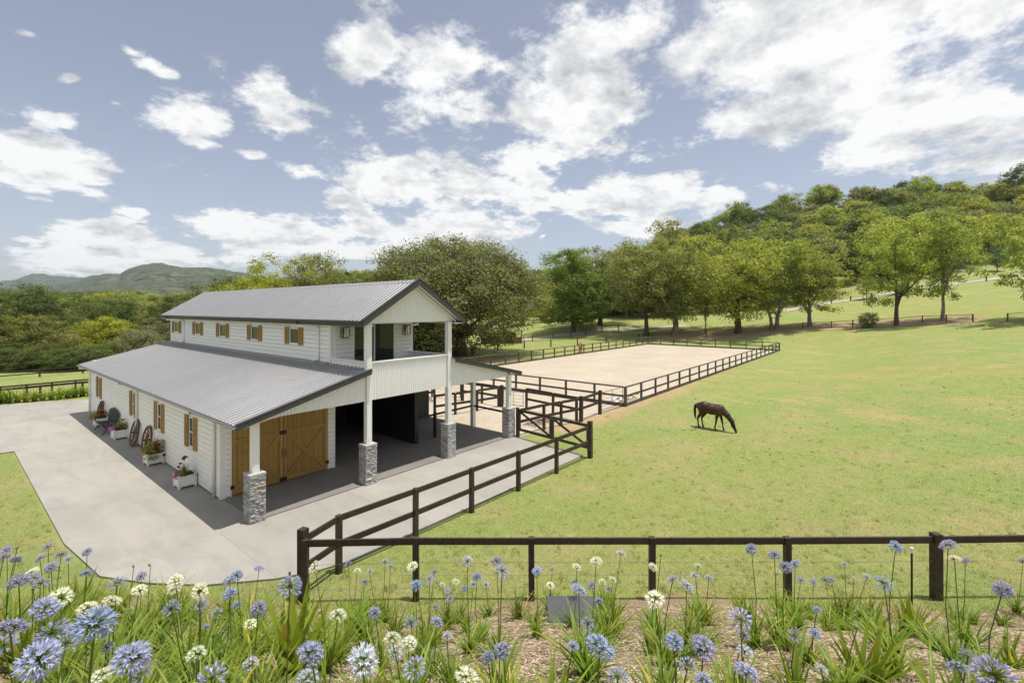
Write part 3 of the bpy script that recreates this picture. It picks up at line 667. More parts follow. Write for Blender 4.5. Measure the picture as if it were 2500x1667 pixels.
# white corrugated skirts and gable (ribs run upright, bottom z0(x), top z1(x))
def skirt(name, x0, x1, bot, topf, y, pitch=.104, amp=.024, kinks=()):
    n = round((x1 - x0) / pitch); t = np.linspace(0, n, n * 6 + 1); xs = x0 + (x1 - x0) * t / n; aa = amp * np.cos(2 * np.pi * t)
    per = 9 * 6; root = None
    for s in range(0, len(xs) - 1, per):
        e = min(s + per, len(xs) - 1); V = []; 
        for i in range(s, e + 1): V += [(xs[i], y + aa[i], bot(xs[i])), (xs[i], y + aa[i], topf(xs[i]))]
        F = [(2 * i, 2 * i + 2, 2 * i + 3, 2 * i + 1) for i in range(e - s)]
        mb = MB(); mb.add(V, F)
        mb.build('cladding_sheet', M['skirt'], name, True)
lslope = (TZ - EZ) / (9.86 - 5.33)
sk = part(MB().box(6.05, 9.70, FY + .03, FY + .07, 3.03, 3.13), 'lean_to_skirt', M['white_trim'])
skirt(sk, 6.06, 9.695, lambda x: 2.99 + (0.0 if x > 6.9 else -.10 * ((6.9 - x) / .85) ** 2 + .0), lambda x: max(EZ + lslope * (x - 5.33) - .06, 2.995), FY - .03)
sk = part(MB().box(13.82, 17.6, FY + .03, FY + .07, 3.03, 3.13), 'lean_to_skirt', M['white_trim'])
rslope = (TZ + .06 - 3.13) / (18.35 - UX2)
skirt(sk, 13.815, 17.595, lambda x: 3.0, lambda x: 3.13 + rslope * (18.35 - x) - .06, FY - .03)
sk = part(MB().box(9.91, 13.60, FY + .02, FY + .06, 3.15, 4.32), 'balcony_skirt', M['white'])
skirt(sk, 9.91, 13.60, lambda x: 3.0, lambda x: 4.33, FY - .03)
MB().box(9.905, 13.605, FY - .075, FY + .08, 4.331, 4.38).build('hand_rail', M['white_trim'], sk)
gslope = (RZ - UEZ) / (RXC - 9.38)
sk = part(MB().prism([(9.7, 5.78), (14.0, 5.78), (RXC, RZ - .2)], FY + .04, FY + .08, 'y'), 'gable', M['white'])
skirt(sk, 9.55, 14.15, lambda x: min(5.77, RZ - gslope * abs(x - RXC) - .12 - .01), lambda x: RZ - gslope * abs(x - RXC) - .12, FY - .0)
part(MB().prism([(9.6, UEZ - .06), (RXC, RZ - .15), (14.1, UEZ - .06), (14.1, UEZ - .16), (RXC, RZ - .25), (9.6, UEZ - .16)], FY - .06, FY - .025, 'y'), 'gable_trim', M['white_trim'])
part(MB().prism([(9.42, UEZ - .07), (RXC, RZ - .09), (14.28, UEZ - .07), (14.28, UEZ - .09), (RXC, RZ - .11), (9.42, UEZ - .09)], RF, FY + .05, 'y'), 'soffit', M['white_trim'])
# stable interior: open middle bay with dark stall fronts, black partition and back walls
part(MB().box(UX + .14, UX + .2, WY + .17, 37.1, .05, 3.28), 'inner_wall', M['inner'])
pw = part(MB().box(14.0, 14.12, WY + .14, 21.2, .05, 3.28), 'partition_wall', M['black_wall'])
z = .08
while z < 3.2:
    MB().prism([(14.0, z), (13.985, z), (13.993, z + .148), (14.0, z + .148)], WY + .14, 21.2, 'y').build('wall_board', M['black_wall'], pw); z += .15
part(MB().box(13.96, 14.16, WY + .06, WY + .139, .05, 3.28), 'partition_post', M['black_wall'])
dw = part(MB().box(14.13, RX + .06, 21.0, 21.1, .05, 3.3), 'porch_back_wall', M['dark_wall'])
z = .08
while z < 3.2:
    MB().prism([(21.0, z), (20.982, z), (20.99, z + .168), (21.0, z + .168)], 14.13, RX + .05, 'x').build('wall_board', M['dark_wall'], dw); z += .17
part(MB().box(RX, RX + .1, 20.98, 37.2, .05, 3.2), 'right_wall', M['dark_wall'])
st = part(MB().box(10.05, 13.98, 23.0, 23.1, .05, 3.28), 'stall_front', M['inner'])
x = 10.06
while x < 13.9:
    MB().box(x, x + .15, 22.975, 22.999, .06, 3.26).build('stall_board', M['inner'], st); x += .16
MB().box(12.55, 12.62, 22.9, 22.974, .06, 2.4).build('stall_post', M['cedar'], st); MB().box(12.62, 13.7, 22.93, 22.974, .2, 1.5).build('stall_door', M['inner'], st)
part(MB().box(UX + .01, RX, WY + .14, 37.1, 3.281, 3.299), 'stable_ceiling', M['inner'])
part(MB().box(14.0, 18.2, FY + .1, WY + .1, 3.1, 3.12), 'porch_ceiling', M['white_trim']); part(MB().prism([(6.0, 3.02), (UX, 3.98), (UX, 4.0), (6.0, 3.04)], FY + .1, WY + .1, 'y'), 'porch_ceiling', M['white_trim'])
part(MB().box(UX + .05, UX2 - .05, FY + .08, WY + .1, 3.2, 3.22), 'porch_ceiling', M['white_trim'])
# grooming rail
hr = part(MB().box(15.25, 15.37, 17.30, 17.42, .05, 1.27), 'hitching_rail', M['iron'])
MB().bar((14.17, 17.36, 1.16), (17.89, 17.40, 1.16), .06, .09).build('rail', M['iron'], hr); MB().bar((18.0, 17.29, 1.16), (17.86, 14.95, 1.16), .06, .09).build('rail', M['iron'], hr)
# downpipes
def downpipe(pts, r=.045): part(MB().tube(pts, r, 8), 'downpipe', M['white_trim'], None, True)
for y in (17.5, 27.0):
    downpipe([(5.33, y + .55, EZ - .09), (5.33, y + .5, EZ - .16), (5.60, y + .2, EZ - .24), (5.79, y, EZ - .28), (5.80, y, EZ - .40), (5.80, y, .06)], .05)
    part(MB().box(5.27, 5.39, y + .48, y + .62, EZ - .13, EZ - .062), 'rainwater_head', M['fascia'])
downpipe([(5.33, 37.35, EZ - .09), (5.33, 37.38, EZ - .2), (5.75, 37.40, EZ - .24), (5.80, 37.42, EZ - .4), (5.80, 37.42, .06)], .05)
for y, yy in ((18.1, 19.0), (34.5, 36.3)):
    downpipe([(9.33, yy, UEZ - .19), (9.36, yy - .06, UEZ - .27), (9.70, y + .08, UEZ - .29), (9.78, y, UEZ - .36), (9.78, y, TZ + .18), (9.76, y + .05, TZ + .1), (9.66, y + .3, TZ + .07)], .045)
    part(MB().box(9.28, 9.39, yy - .06, yy + .08, UEZ - .2, UEZ - .07), 'rainwater_head', M['fascia'])
downpipe([(14.37, 17.5, UEZ - .2), (14.36, 17.5, UEZ - .3), (13.98, 17.4, UEZ - .33), (13.93, 17.4, UEZ - .42), (13.93, 17.4, 4.3)], .045)
part(MB().tube([(5.86, 17.75, .18), (5.80, 17.75, .18), (5.80, 17.75, .42)], .022, 6).tube([(5.80, 17.72, .30), (5.74, 17.72, .30)], .02, 6), 'garden_tap', M['white_trim'])
# wall lanterns
def lantern(x, label):
    y = BW - .03; t = thing('wall_lantern', (x, y, 5.12), label, 'lantern', 'lanterns on the balcony wall')
    w, dp, z0, z1 = .13, .20, 5.14, 5.52
    mb = MB().box(x - w, x + w, y - dp - .02, y, z1, z1 + .03).box(x - w, x + w, y - dp - .02, y, z0 - .02, z0)
    for sx in (-1, 1):
        for yy in (y - dp - .005, y - .02): mb.box(x + sx * w - .014, x + sx * w + .014, yy - .014, yy + .014, z0, z1)
    mb.build('frame', M['iron'], t)
    MB().box(x - w + .02, x + w - .02, y - dp - .004, y - dp, z0, z1).build('pane', M['lantern'], t)
    MB().box(x - .05, x + .05, y - .018, y - .003, z0 + .1, z1 - .05).build('back_plate', M['iron'], t); MB().tube([(x, y - .1, z1), (x, y - .1, z1 - .13)], [.025, .03], 8).build('lamp_holder', M['iron'], t)
lantern(10.37, 'square black lantern on balcony wall left of the glass door'); lantern(13.42, 'square black lantern on balcony wall right of the glass door')
# kettle barbecue on the balcony
kb = thing('kettle_barbecue', (10.35, 15.9, 3.44), 'black domed kettle barbecue behind the balcony ledge, left end', 'barbecue')
def lathe(prof, c, n=20):
    mb = MB(); vs_ = []; fs = []
    for (r, z) in prof:
        for k in range(n): vs_.append((c[0] + r * math.cos(2 * math.pi * k / n), c[1] + r * math.sin(2 * math.pi * k / n), c[2] + z))
    for i in range(len(prof) - 1):
        for k in range(n): fs.append((i * n + k, i * n + (k + 1) % n, (i + 1) * n + (k + 1) % n, (i + 1) * n + k))
    return mb.add(vs_, fs)
lathe([(.02, .42), (.22, .50), (.33, .62), (.35, .74)], (10.35, 15.9, 3.44)).build('bowl', M['iron'], kb, True); lathe([(.36, .74), (.33, .86), (.24, .97), (.10, 1.03), (.0, 1.04)], (10.35, 15.9, 3.44)).build('lid', M['iron'], kb, True)
for k in range(3):
    a = k * 2.1; MB().tube([(10.35 + .2 * math.cos(a), 15.9 + .2 * math.sin(a), 3.93), (10.35 + .36 * math.cos(a), 15.9 + .36 * math.sin(a), 3.45)], .014, 6).build('leg', M['steel'], kb)

# ---------------------------------------------------------------- fences
frs = random.Random(11)
def fence(name, label, posts, rails, cat='fence', m=None, pw=.12, ph=1.38, rh=.14, rw=.05, big=(), bigw=.17, bigh=1.52, wires=(), group=None, skip=(), rail_off=0.0, round_top=None, wire_m=None, wr=.0035, kick=None, wpart='wire'):
    """posts: list of (x, y); rails: heights of the boards; wires: heights; big: indices of stout posts"""
    m = m or M['timber']; P = [Vector((x, y, hgt(x, y) if abs(hgt(x, y)) > .001 else 0.0)) for x, y in posts]
    t = thing(name, P[0], label, cat, group)
    for i, p in enumerate(P):
        w, h = (bigw, bigh) if i in big else (pw, ph)
        a = P[max(i - 1, 0)]; b = P[min(i + 1, len(P) - 1)]; d = (b - a); d.z = 0; d.normalize()
        k = frs.uniform(-.008, .008)
        MB().bar(p - Vector((0, 0, .15)), p + Vector((k, -k, h)), w, w, (d.x, d.y, 0)).build('post', m, t)
    for i in range(len(P) - 1):
        if i in skip: continue
        a, b = P[i], P[i + 1]; d = (b - a).normalized(); wa = (bigw if i in big else pw) / 2 - .012; wb = (bigw if i + 1 in big else pw) / 2 - .012
        for z in rails:
            o = Vector((0, 0, z + frs.uniform(-.006, .006))); MB().bar(a + d * wa + o, b - d * wb + o, rw, rh).build('rail', m, t)
        if round_top: o = Vector((0, 0, round_top)); MB().tube([a + o, b + o], .055, 8).build('top_rail', m, t, True)
        if kick: o = Vector((0, 0, kick / 2)); MB().bar(a + d * wa + o, b - d * wb + o, .05, kick).build('kick_board', m, t)
        for z in wires:
            o = Vector((0, 0, z)); mid = (a + b) / 2 + o - Vector((0, 0, .012)); MB().tube([a + o, mid, b + o], wr, 4, False).build(wpart, wire_m or M['wire'], t)
    return t
def lerp_posts(a, b, n): return [(a[0] + (b[0] - a[0]) * i / n, a[1] + (b[1] - a[1]) * i / n) for i in range(n + 1)]
# rail fence round the apron and the garden fence
APR = [(5.01, 9.93), (6.07, 10.30), (8.31, 10.22), (10.47, 10.18), (12.73, 10.13), (15.01, 10.08), (17.45, 10.02)]
fence('apron_fence', 'dark two-rail timber fence along the concrete apron in front of the barn', APR, (1.30, .70), big=(0, 6), bigh=1.55)
G5 = [(5.01, 9.93), (6.66, 8.10), (8.44, 6.28), (10.24, 4.28), (12.06, 2.05), (14.0, -.65), (16.0, -3.3), (18.1, -6.0)]
def on_u(a, b, u):   # point of the line a-b seen in photo column u
    k = (u - CXP) / FPX; f = lambda p: (lambda r, d: r - k * d)(*rd(*p)); fa, fb = f(a), f(b); t = fa / (fa - fb); return (a[0] + t * (b[0] - a[0]), a[1] + t * (b[1] - a[1]))
GA, GB = (5.01, 9.93), (13.75, -.75)
GP = [on_u(GA, GB, u) for u in (1016, 1298, 1592, 1923, 2286)]
ext = [(GP[-1][0] + (GP[-1][0] - GP[-2][0]) * k, GP[-1][1] + (GP[-1][1] - GP[-2][1]) * k) for k in (1, 2)]
fence('garden_fence', 'dark single-rail timber fence with thin wires behind the flower bed', [(4.99, 9.80)] + GP + ext, (1.28,), ph=1.36, pw=.125, big=(5,), bigw=.165, bigh=1.42, wires=(.28, .55, .82))
# gate between the stone pier and the apron fence
gt = thing('paddock_gate', (17.75, 12.2, 0), 'dark timber double gate with diagonal braces between stone pier and apron fence', 'gate')
def gate_leaf(y0, y1, flip, z0=.42, z1=1.34):
    x0, x1 = 17.97 - (14.3 - y0) * .12, 17.97 - (14.3 - y1) * .12
    A = lambda y, z: Vector((17.97 - (14.3 - y) * .12, y, z))
    lf = MB().bar(A(y0, z0 - .05), A(y0, z1 + .06), .09, .10, (0, 1, 0)).build('gate_leaf', M['timber'], gt)
    MB().bar(A(y1, z0 - .05), A(y1, z1 + .05), .09, .10, (0, 1, 0)).build('stile', M['timber'], lf)
    d = -.04 if y1 < y0 else .04
    for z in (z0, z1): MB().bar(A(y0 + d, z), A(y1 - d, z), .055, .12).build('rail', M['timber'], lf)
    MB().bar(A(y0 + d, z1 - .06), A(y1 - d, z0 + .06), .04, .10).build('brace', M['timber'], lf)
gate_leaf(14.22, 12.22, 0); gate_leaf(12.10, 10.14, 1)
MB().bar((17.98, 14.36, 0.0), (17.98, 14.36, 1.46), .12, .12, (0, 1, 0)).build('hinge_post', M['timber'], gt)
MB().bar((17.68, 12.9, 1.30), (17.60, 11.4, 1.30), .03, .05).build('drop_bar', M['darksteel'], gt)
# yard fences behind the gate
fence('yard_fence', 'dark two-rail yard fence running from stone pier towards the arena corner', [(18.1, 14.42), (19.98, 14.2), (21.2, 13.95), (22.72, 13.62), (25.05, 13.72)], (1.28, .72), big=(3, 4), ph=1.30, bigh=1.42)
fence('yard_fence', 'dark two-rail yard fence crossing the sand between yard gate and paddock side', [(22.78, 13.95), (23.0, 15.7), (23.3, 17.9)], (1.28, .66), ph=1.30)
fence('yard_fence', 'dark two-rail yard fence meeting the dark porch back wall', [(22.9, 19.6), (21.0, 19.95), (19.5, 20.3), (18.15, 20.6)], (1.26, .66), big=(0,), ph=1.28, bigh=1.40)
fence('yard_fence', 'dark two-rail yard fence farthest back behind the white porch posts', [(22.9, 19.85), (23.0, 21.4), (22.75, 23.0)], (1.26, .66), ph=1.28, big=(2,), bigh=1.36)
fence('yard_fence', 'short dark yard fence glimpsed under the balcony skirt', [(22.3, 25.6), (21.3, 24.2), (19.6, 24.9), (18.2, 25.4)], (1.26, .66), ph=1.28)
def pipe_gate(a, b, label, n=5, z0=.2, z1=1.25, m=None):
    m = m or M['darksteel']; a, b = Vector((*a, 0)), Vector((*b, 0)); t = thing('pipe_gate', (a + b) / 2, label, 'gate', 'steel pipe gates in the yard')
    U = lambda p, z: p + Vector((0, 0, z)); c = (a + b) / 2
    MB().tube([U(a, z0), U(a, z1), U(b, z1), U(b, z0), U(a, z0)], .022, 6).build('frame', m, t)
    for k in range(1, n): z = z0 + (z1 - z0) * k / n; MB().tube([U(a, z), U(b, z)], .009, 5).build('bar', m, t)
    MB().tube([U(c, z0), U(c, z1)], .014, 5).build('upright', m, t)
pipe_gate((25.25, 13.75), (27.85, 13.62), 'steel pipe gate between the yard fence and the near arena corner')
pipe_gate((23.22, 18.1), (22.95, 19.45), 'steel pipe gate behind the right-hand stone pier')
pipe_gate((22.7, 23.15), (22.4, 25.4), 'steel pipe gate seen beyond the white porch posts')
# riding arena fence
AX0, AX1, AY0, AY1 = 28.0, 79.0, 13.5, 33.8
ring = lerp_posts((AX0, AY1), (AX0, AY0), 9)[:-1] + lerp_posts((AX0, AY0), (AX1, AY0), 21)[:-1] + lerp_posts((AX1, AY0), (AX1, AY1), 9)[:-1] + lerp_posts((AX1, AY1), (AX0, AY1), 21)
fence('arena_fence', 'weathered dark post and rail fence enclosing the sand riding arena', ring, (.66,), m=M['arena_timber'], pw=.12, ph=1.22, rh=.13, rw=.05, round_top=1.25, kick=.22, big=(9, 30, 39), bigw=.16, bigh=1.26)
# post and wire fence along the tree line
BF = [(1150, 862), (1215, 857), (1280, 851), (1345, 847), (1410, 843), (1480, 838), (1560, 831), (1640, 827), (1725, 824), (1800, 817), (1880, 809), (1960, 803), (2030, 801), (2082, 798), (2190, 793), (2252, 788), (2310, 787), (2375, 786)]
BFP = [gp(u, v) for u, v in BF]
fence('tree_line_fence', 'old post and wire fence at the foot of the row of gum trees', [(p.x, p.y) for p in BFP], (1.12,), m=M['old_post'], pw=.15, ph=1.22, rh=.07, rw=.06, wires=(.25, .5, .75, .95), wire_m=M['old_post'], wr=.012)
BF2 = [gp(u, v) for u, v in [(2460, 785), (2560, 778), (2660, 772)]]
fence('tree_line_fence', 'piece of old wire fence in tree shade at the far right edge', [(p.x, p.y) for p in BF2], (1.12,), m=M['old_post'], pw=.15, ph=1.22, rh=.07, rw=.06, wires=(.3, .6, .9), wire_m=M['old_post'], wr=.012)
RFn = [gp(u, v) for u, v in [(2030, 741), (2077, 735), (2127, 728), (2408, 687), (2468, 678), (2540, 668)]]
fence('roadside_fence', 'scattered timber posts beside the gravel road on the rise', [(p.x, p.y) for p in RFn], (), m=M['old_post'], pw=.22, ph=1.35, wires=(.6, 1.1), wire_m=M['old_post'], wr=.01)
LFn = [gp(u, v) for u, v in [(1300, 833), (1350, 827), (1395, 822), (1430, 817), (1470, 812), (1510, 808)]]
fence('lane_fence', 'light wire fence beside the gravel lane under the bright green tree', [(p.x, p.y) for p in LFn], (), m=M['old_post'], pw=.14, ph=1.3, wires=(.4, .8, 1.2), wire_m=M['old_post'], wr=.012)
# paddock fences left of the barn
fence('paddock_fence', 'near dark timber fence above the planted strip left of the barn', [(x, 46.6) for x in (-4.2, -2.0, .2, 2.4, 4.6, 6.82, 9.0, 11.2)], (.84,), ph=.92, rh=.15)
fence('paddock_fence', 'second dark single-rail fence just behind the near one left of the barn', [(-5 + 1.3 * k, 48.5) for k in range(13)], (.80,), ph=.86, rh=.11)
fence('paddock_fence', 'far dark two-rail fence against the left-hand trees', [(x, 60.5 + .1 * x) for x in (-12, -9, -6, -3, 0, 3, 6, 9, 12, 15, 18)], (.70, .36), ph=.78, rh=.09)

# gravel lane and road
strip('gravel_lane', [gp(u, v) for u, v in [(1215, 836), (1283, 828), (1350, 820), (1420, 814), (1500, 807), (1580, 801), (1680, 795)]], 3.2, M['gravel'], .05)
strip('gravel_road', [gp(u, v) for u, v in [(1900, 762), (1960, 752), (2030, 739), (2110, 728), (2200, 713), (2300, 698), (2400, 685), (2500, 671), (2600, 660)]], 3.6, M['gravel'], .08)
strip('leaf_litter', [gp(u, v) for u, v in [(1600, 823), (1700, 819), (1800, 815), (1900, 804), (2000, 798), (2100, 793), (2250, 786), (2400, 780)]], 9.0, M['litter'], .03)

# ---------------------------------------------------------------- things along the left wall
def leafy(bm, c, n, l, w, rng, up=.5, droop=.6, seg=4):
    """strap leaves arching out of c; adds to an MB"""
    for i in range(n):
        a = rng.uniform(0, 6.283); ll = l * rng.uniform(.6, 1.1); ww = w * rng.uniform(.8, 1.2); e = rng.uniform(up * .6, min(1.5, up * 1.6)); p = Vector(c) + Vector((rng.uniform(-.04, .04), rng.uniform(-.04, .04), 0)) * (l / .4)
        side = Vector((-math.sin(a), math.cos(a), 0)); vs_ = []; d = e
        for k in range(seg + 1):
            t = k / seg; wk = ww * (1 - t ** 2.2) * (.55 + .45 * min(1, t * 3)) if k < seg else .001
            nrm = Vector((-math.cos(a) * math.sin(d), -math.sin(a) * math.sin(d), math.cos(d)))
            vs_ += [p - side * wk / 2 + nrm * wk * .18, p, p + side * wk / 2 + nrm * wk * .18]
            p = p + Vector((math.cos(a) * math.cos(d), math.sin(a) * math.cos(d), math.sin(d))) * (ll / seg); d -= droop * rng.uniform(.4, 1.3) * 1.6 / seg
        fs = []
        for k in range(seg):
            b = 3 * k; fs += [(b, b + 1, b + 4, b + 3), (b + 1, b + 2, b + 5, b + 4)]
        bm.add(vs_, fs)
def tuft(bm, c, rad, n, size, rng, flat=.6):
    for i in range(n):
        v = Vector((rng.gauss(0, 1), rng.gauss(0, 1), rng.gauss(0, 1))).normalized() * (rng.random() ** .4)
        p = Vector(c) + Vector((v.x * rad, v.y * rad, v.z * rad * flat)); q = Quaternion((rng.gauss(0, 1), rng.gauss(0, 1), rng.gauss(0, 1), rng.gauss(0, 1))).normalized()
        a, b = q @ Vector((size, 0, 0)), q @ Vector((0, size * .7, 0)); bm.add([p - a, p - b, p + a, p + b], [(0, 1, 2, 3)])
def planter(x, y, w, label, seed, plan):
    rng = random.Random(seed); z0 = .05; h = .46; t = thing('planter_box', (x + w / 2, y + w / 2, z0), label, 'planter', 'white planter boxes along the barn wall')
    mb = MB().box(x + .03, x + w - .03, y + .03, y + w - .03, z0 + .06, z0 + h - .04); mb.build('box', M['white'], t)
    for sx in (x, x + w - .07):
        for sy in (y, y + w - .07): MB().box(sx, sx + .07, sy, sy + .07, z0, z0 + h).build('corner_post', M['white_trim'], t)
    for k in (z0 + .07, z0 + h - .1):
        MB().box(x + .07, x + w - .07, y + .012, y + .029, k, k + .07).build('rail', M['white_trim'], t); MB().box(x + .012, x + .029, y + .07, y + w - .07, k, k + .07).build('rail', M['white_trim'], t)
    MB().box(x + .05, x + w - .05, y + .05, y + w - .05, z0 + h - .039, z0 + h - .02).build('soil', M['soil'], t)
    for (kind, dx, dy, dz, rad, n) in plan:
        c = (x + w * dx, y + w * dy, z0 + h + dz); b = MB()
        if kind == 'strap': leafy(b, c, n, rad, .03, rng, 1.0, .55); b.build('strap_leaves', L['strap'], t)
        elif kind == 'green': tuft(b, c, rad, n, .035, rng); b.build('trailing_foliage', L['mid'], t)
        elif kind == 'brown': tuft(b, c, rad, n, .035, rng); b.build('bronze_foliage', L['olive'], t)
        elif kind == 'pink': tuft(b, c, rad, n, .028, rng); b.build('flowers', L['pink_flower'], t)
        elif kind == 'red':
            tuft(b, c, rad, n, .03, rng); b.build('flowers', L['red_flower'], t)
planter(5.26, 19.15, .56, 'white planter box nearest the corner with pink trailers and red blooms', 1,
        [('strap', .5, .6, .0, .42, 46), ('green', .3, .3, .03, .26, 160), ('pink', .05, .3, .0, .19, 150), ('pink', .15, .85, .0, .16, 90), ('pink', .9, .05, -.05, .10, 40), ('red', .5, .8, .46, .07, 30), ('red', .25, .5, .36, .05, 20), ('red', .65, .9, .5, .08, 36), ('red', .1, .3, .30, .05, 20)])
planter(5.26, 22.95, .58, 'overgrown white planter box in front of the reddish wagon wheel, red and pink flowers', 2,
        [('strap', .5, .6, .0, .75, 46), ('brown', .4, .4, .12, .40, 420), ('green', .3, .1, -.12, .26, 190), ('red', .7, .1, .38, .22, 140), ('red', .55, .2, .16, .14, 60), ('red', .95, -.02, -.12, .09, 30), ('pink', -.1, .9, .0, .13, 60), ('green', .5, .5, .2, .3, 200)])
planter(5.30, 28.75, .58, 'white planter box beside the grey wagon wheel with a mound of pink flowers', 3,
        [('strap', .6, .4, .0, .55, 50), ('pink', .1, .6, .02, .24, 230), ('pink', .3, .95, .02, .18, 110), ('brown', .5, .7, .08, .24, 120), ('green', .7, .3, .12, .28, 150), ('red', .7, .4, .42, .09, 34)])
planter(5.26, 32.6, .56, 'farthest white planter box beyond the bench with bronze foliage and red flowers', 4,
        [('brown', .3, .5, .15, .40, 420), ('red', .5, .1, .26, .26, 120), ('strap', .6, .5, .0, .5, 30), ('pink', -.05, .9, -.05, .18, 90), ('green', .1, .8, .0, .3, 160), ('red', .5, -.3, .36, .12, 50)])
def wagon_wheel(y, rad, lean, m, hub, label, spokes=14, yaw=0.0, xb=5.60):
    c = Vector((0, 0, rad)); t = thing('wagon_wheel', (xb, y, .05), label, 'wheel', 'old wagon wheels leaning on the wall')
    rot = Matrix.Rotation(lean, 4, 'Y'); T = Matrix.Translation((xb, y, .05)) @ Matrix.Rotation(yaw, 4, 'Z') @ rot
    W = lambda p: T @ Vector(p)
    def ringm(r0, r1, th, n=40):
        mb = MB(); vs_ = []; fs = []
        for k in range(n):
            a = 2 * math.pi * k / n
            for (r, x) in ((r0, -th / 2), (r1, -th / 2), (r1, th / 2), (r0, th / 2)): vs_.append(W((x, r * math.cos(a), rad + r * math.sin(a))))
        for k in range(n):
            for j in range(4): fs.append((4 * k + j, 4 * k + (j + 1) % 4, 4 * ((k + 1) % n) + (j + 1) % 4, 4 * ((k + 1) % n) + j))
        return mb.add(vs_, fs)
    ringm(rad - .065, rad - .012, .055).build('felloe', m, t); ringm(rad - .0118, rad, .058).build('tyre', M['rust'], t)
    for k in range(spokes):
        a = 2 * math.pi * (k + .5) / spokes; MB().tube([W((0, .06 * math.cos(a), rad + .06 * math.sin(a))), W((0, (rad - .06) * math.cos(a), rad + (rad - .06) * math.sin(a)))], [.020, .015], 5).build('spoke', m, t)
    MB().tube([W((-.16, 0, rad)), W((-.10, 0, rad)), W((0, 0, rad)), W((.10, 0, rad)), W((.12, 0, rad))], [.045, .055, .085, .06, .05], 10).build('hub', hub, t)
wagon_wheel(26.95, .60, .20, M['oldwood_grey'], M['oldwood_grey'], 'weathered grey wagon wheel left of the middle downpipe')
wagon_wheel(24.95, .61, .18, M['oldwood_red'], M['oldwood_red'], 'faded red wagon wheel right of the middle downpipe, behind a planter')
wagon_wheel(34.05, .58, .18, M['oldwood_maroon'], M['oldwood_maroon'], 'maroon wagon wheel at the far end of the wall behind a planter')
# garden bench
bn = thing('garden_bench', (5.5, 31.1, .05), 'dark slatted garden bench with curved iron ends against the barn wall', 'bench')
for k in range(5): MB().bar((5.22 + k * .095, 30.25, .47 - .006 * k), (5.22 + k * .095, 31.95, .47 - .006 * k), .075, .03).build('seat_slat', M['bench'], bn)
for k in range(17):
    y = 30.3 + k * .1; hgt_ = 1.02 + .14 * math.sin(math.pi * k / 16) + (.03 if k % 2 else 0)
    b = MB().bar((5.66, y, .46), (5.80, y, hgt_), .065, .022, (1, 0, 0)); b.add([(5.795, y - .032, hgt_), (5.795, y + .032, hgt_), (5.815, y, hgt_ + .07)], [(0, 1, 2)]); b.build('back_slat', M['bench'], bn)
for y in (30.22, 31.98):
    e = MB().tube([(5.14, y, .06), (5.24, y, .22), (5.42, y, .36), (5.62, y, .30), (5.74, y, .06)], .022, 6)
    e.tube([(5.42, y, .36), (5.20, y, .46), (5.16, y, .60), (5.22, y, .70), (5.45, y, .69), (5.68, y, .72), (5.74, y, .90), (5.80, y, 1.06)], .024, 6); e.tube([(5.42, y, .36), (5.66, y, .45), (5.74, y, .75)], .018, 6)
    e.build('end_frame', M['bench'], bn, True)
    MB().bar((5.16, y, .71), (5.62, y, .72), .06, .03).build('arm_rest', M['bench'], bn)
for z in (.58, .86): MB().bar((5.70 + (z - .5) * .2, 30.25, z), (5.70 + (z - .5) * .2, 31.95, z), .05, .02, (1, 0, 0)).build('back_rail', M['bench'], bn)

# ---------------------------------------------------------------- jump poles, harrow, slab, picket, tap, shed
for i, (y, z, k) in enumerate(((14.15, .30, 0), (14.42, .08, 1), (14.62, .22, 2))):
    t = thing('jump_pole', (29.6, y, z), ['white and green striped jump pole on top of the pile at the arena corner', 'white and orange striped jump pole lying on the sand at the arena corner', 'white and blue striped jump pole inside the arena corner'][i], 'jump pole', 'jump poles in the arena corner')
    cols = [(.10, .42, .12), (.75, .32, .05), (.12, .2, .5)][i]
    mm = bpy.data.materials.get('pole_paint%d' % i) or mat('pole_paint%d' % i, cols, None, 5, .4)
    for s in range(6): MB().tube([(28.4 + s * .5, y, z), (28.895 + s * .5, y, z + .0)], .06, 8).build('stripe', mm if s % 2 else M['white_trim'], t, True)
for z, y in ((.0, 14.2), (.0, 14.55)): pass
hw_ = thing('chain_harrow', (20.9, 15.0, .02), 'rusty mesh harrow lying on the sand behind the timber gate', 'harrow')
for k in range(9): MB().tube([(20.0 + .2 * k, 14.75, .04 + .05 * (k % 3)), (20.05 + .2 * k, 15.1, .12 + .05 * (k % 2)), (20.0 + .2 * k, 15.6, .05)], .014, 5).build('chain', M['rust'], hw_)
for k in range(5): MB().tube([(19.95, 14.8 + .18 * k, .08), (20.8, 14.8 + .18 * k, .16), (21.7, 14.8 + .18 * k, .06)], .014, 5).build('bar', M['rust'], hw_)
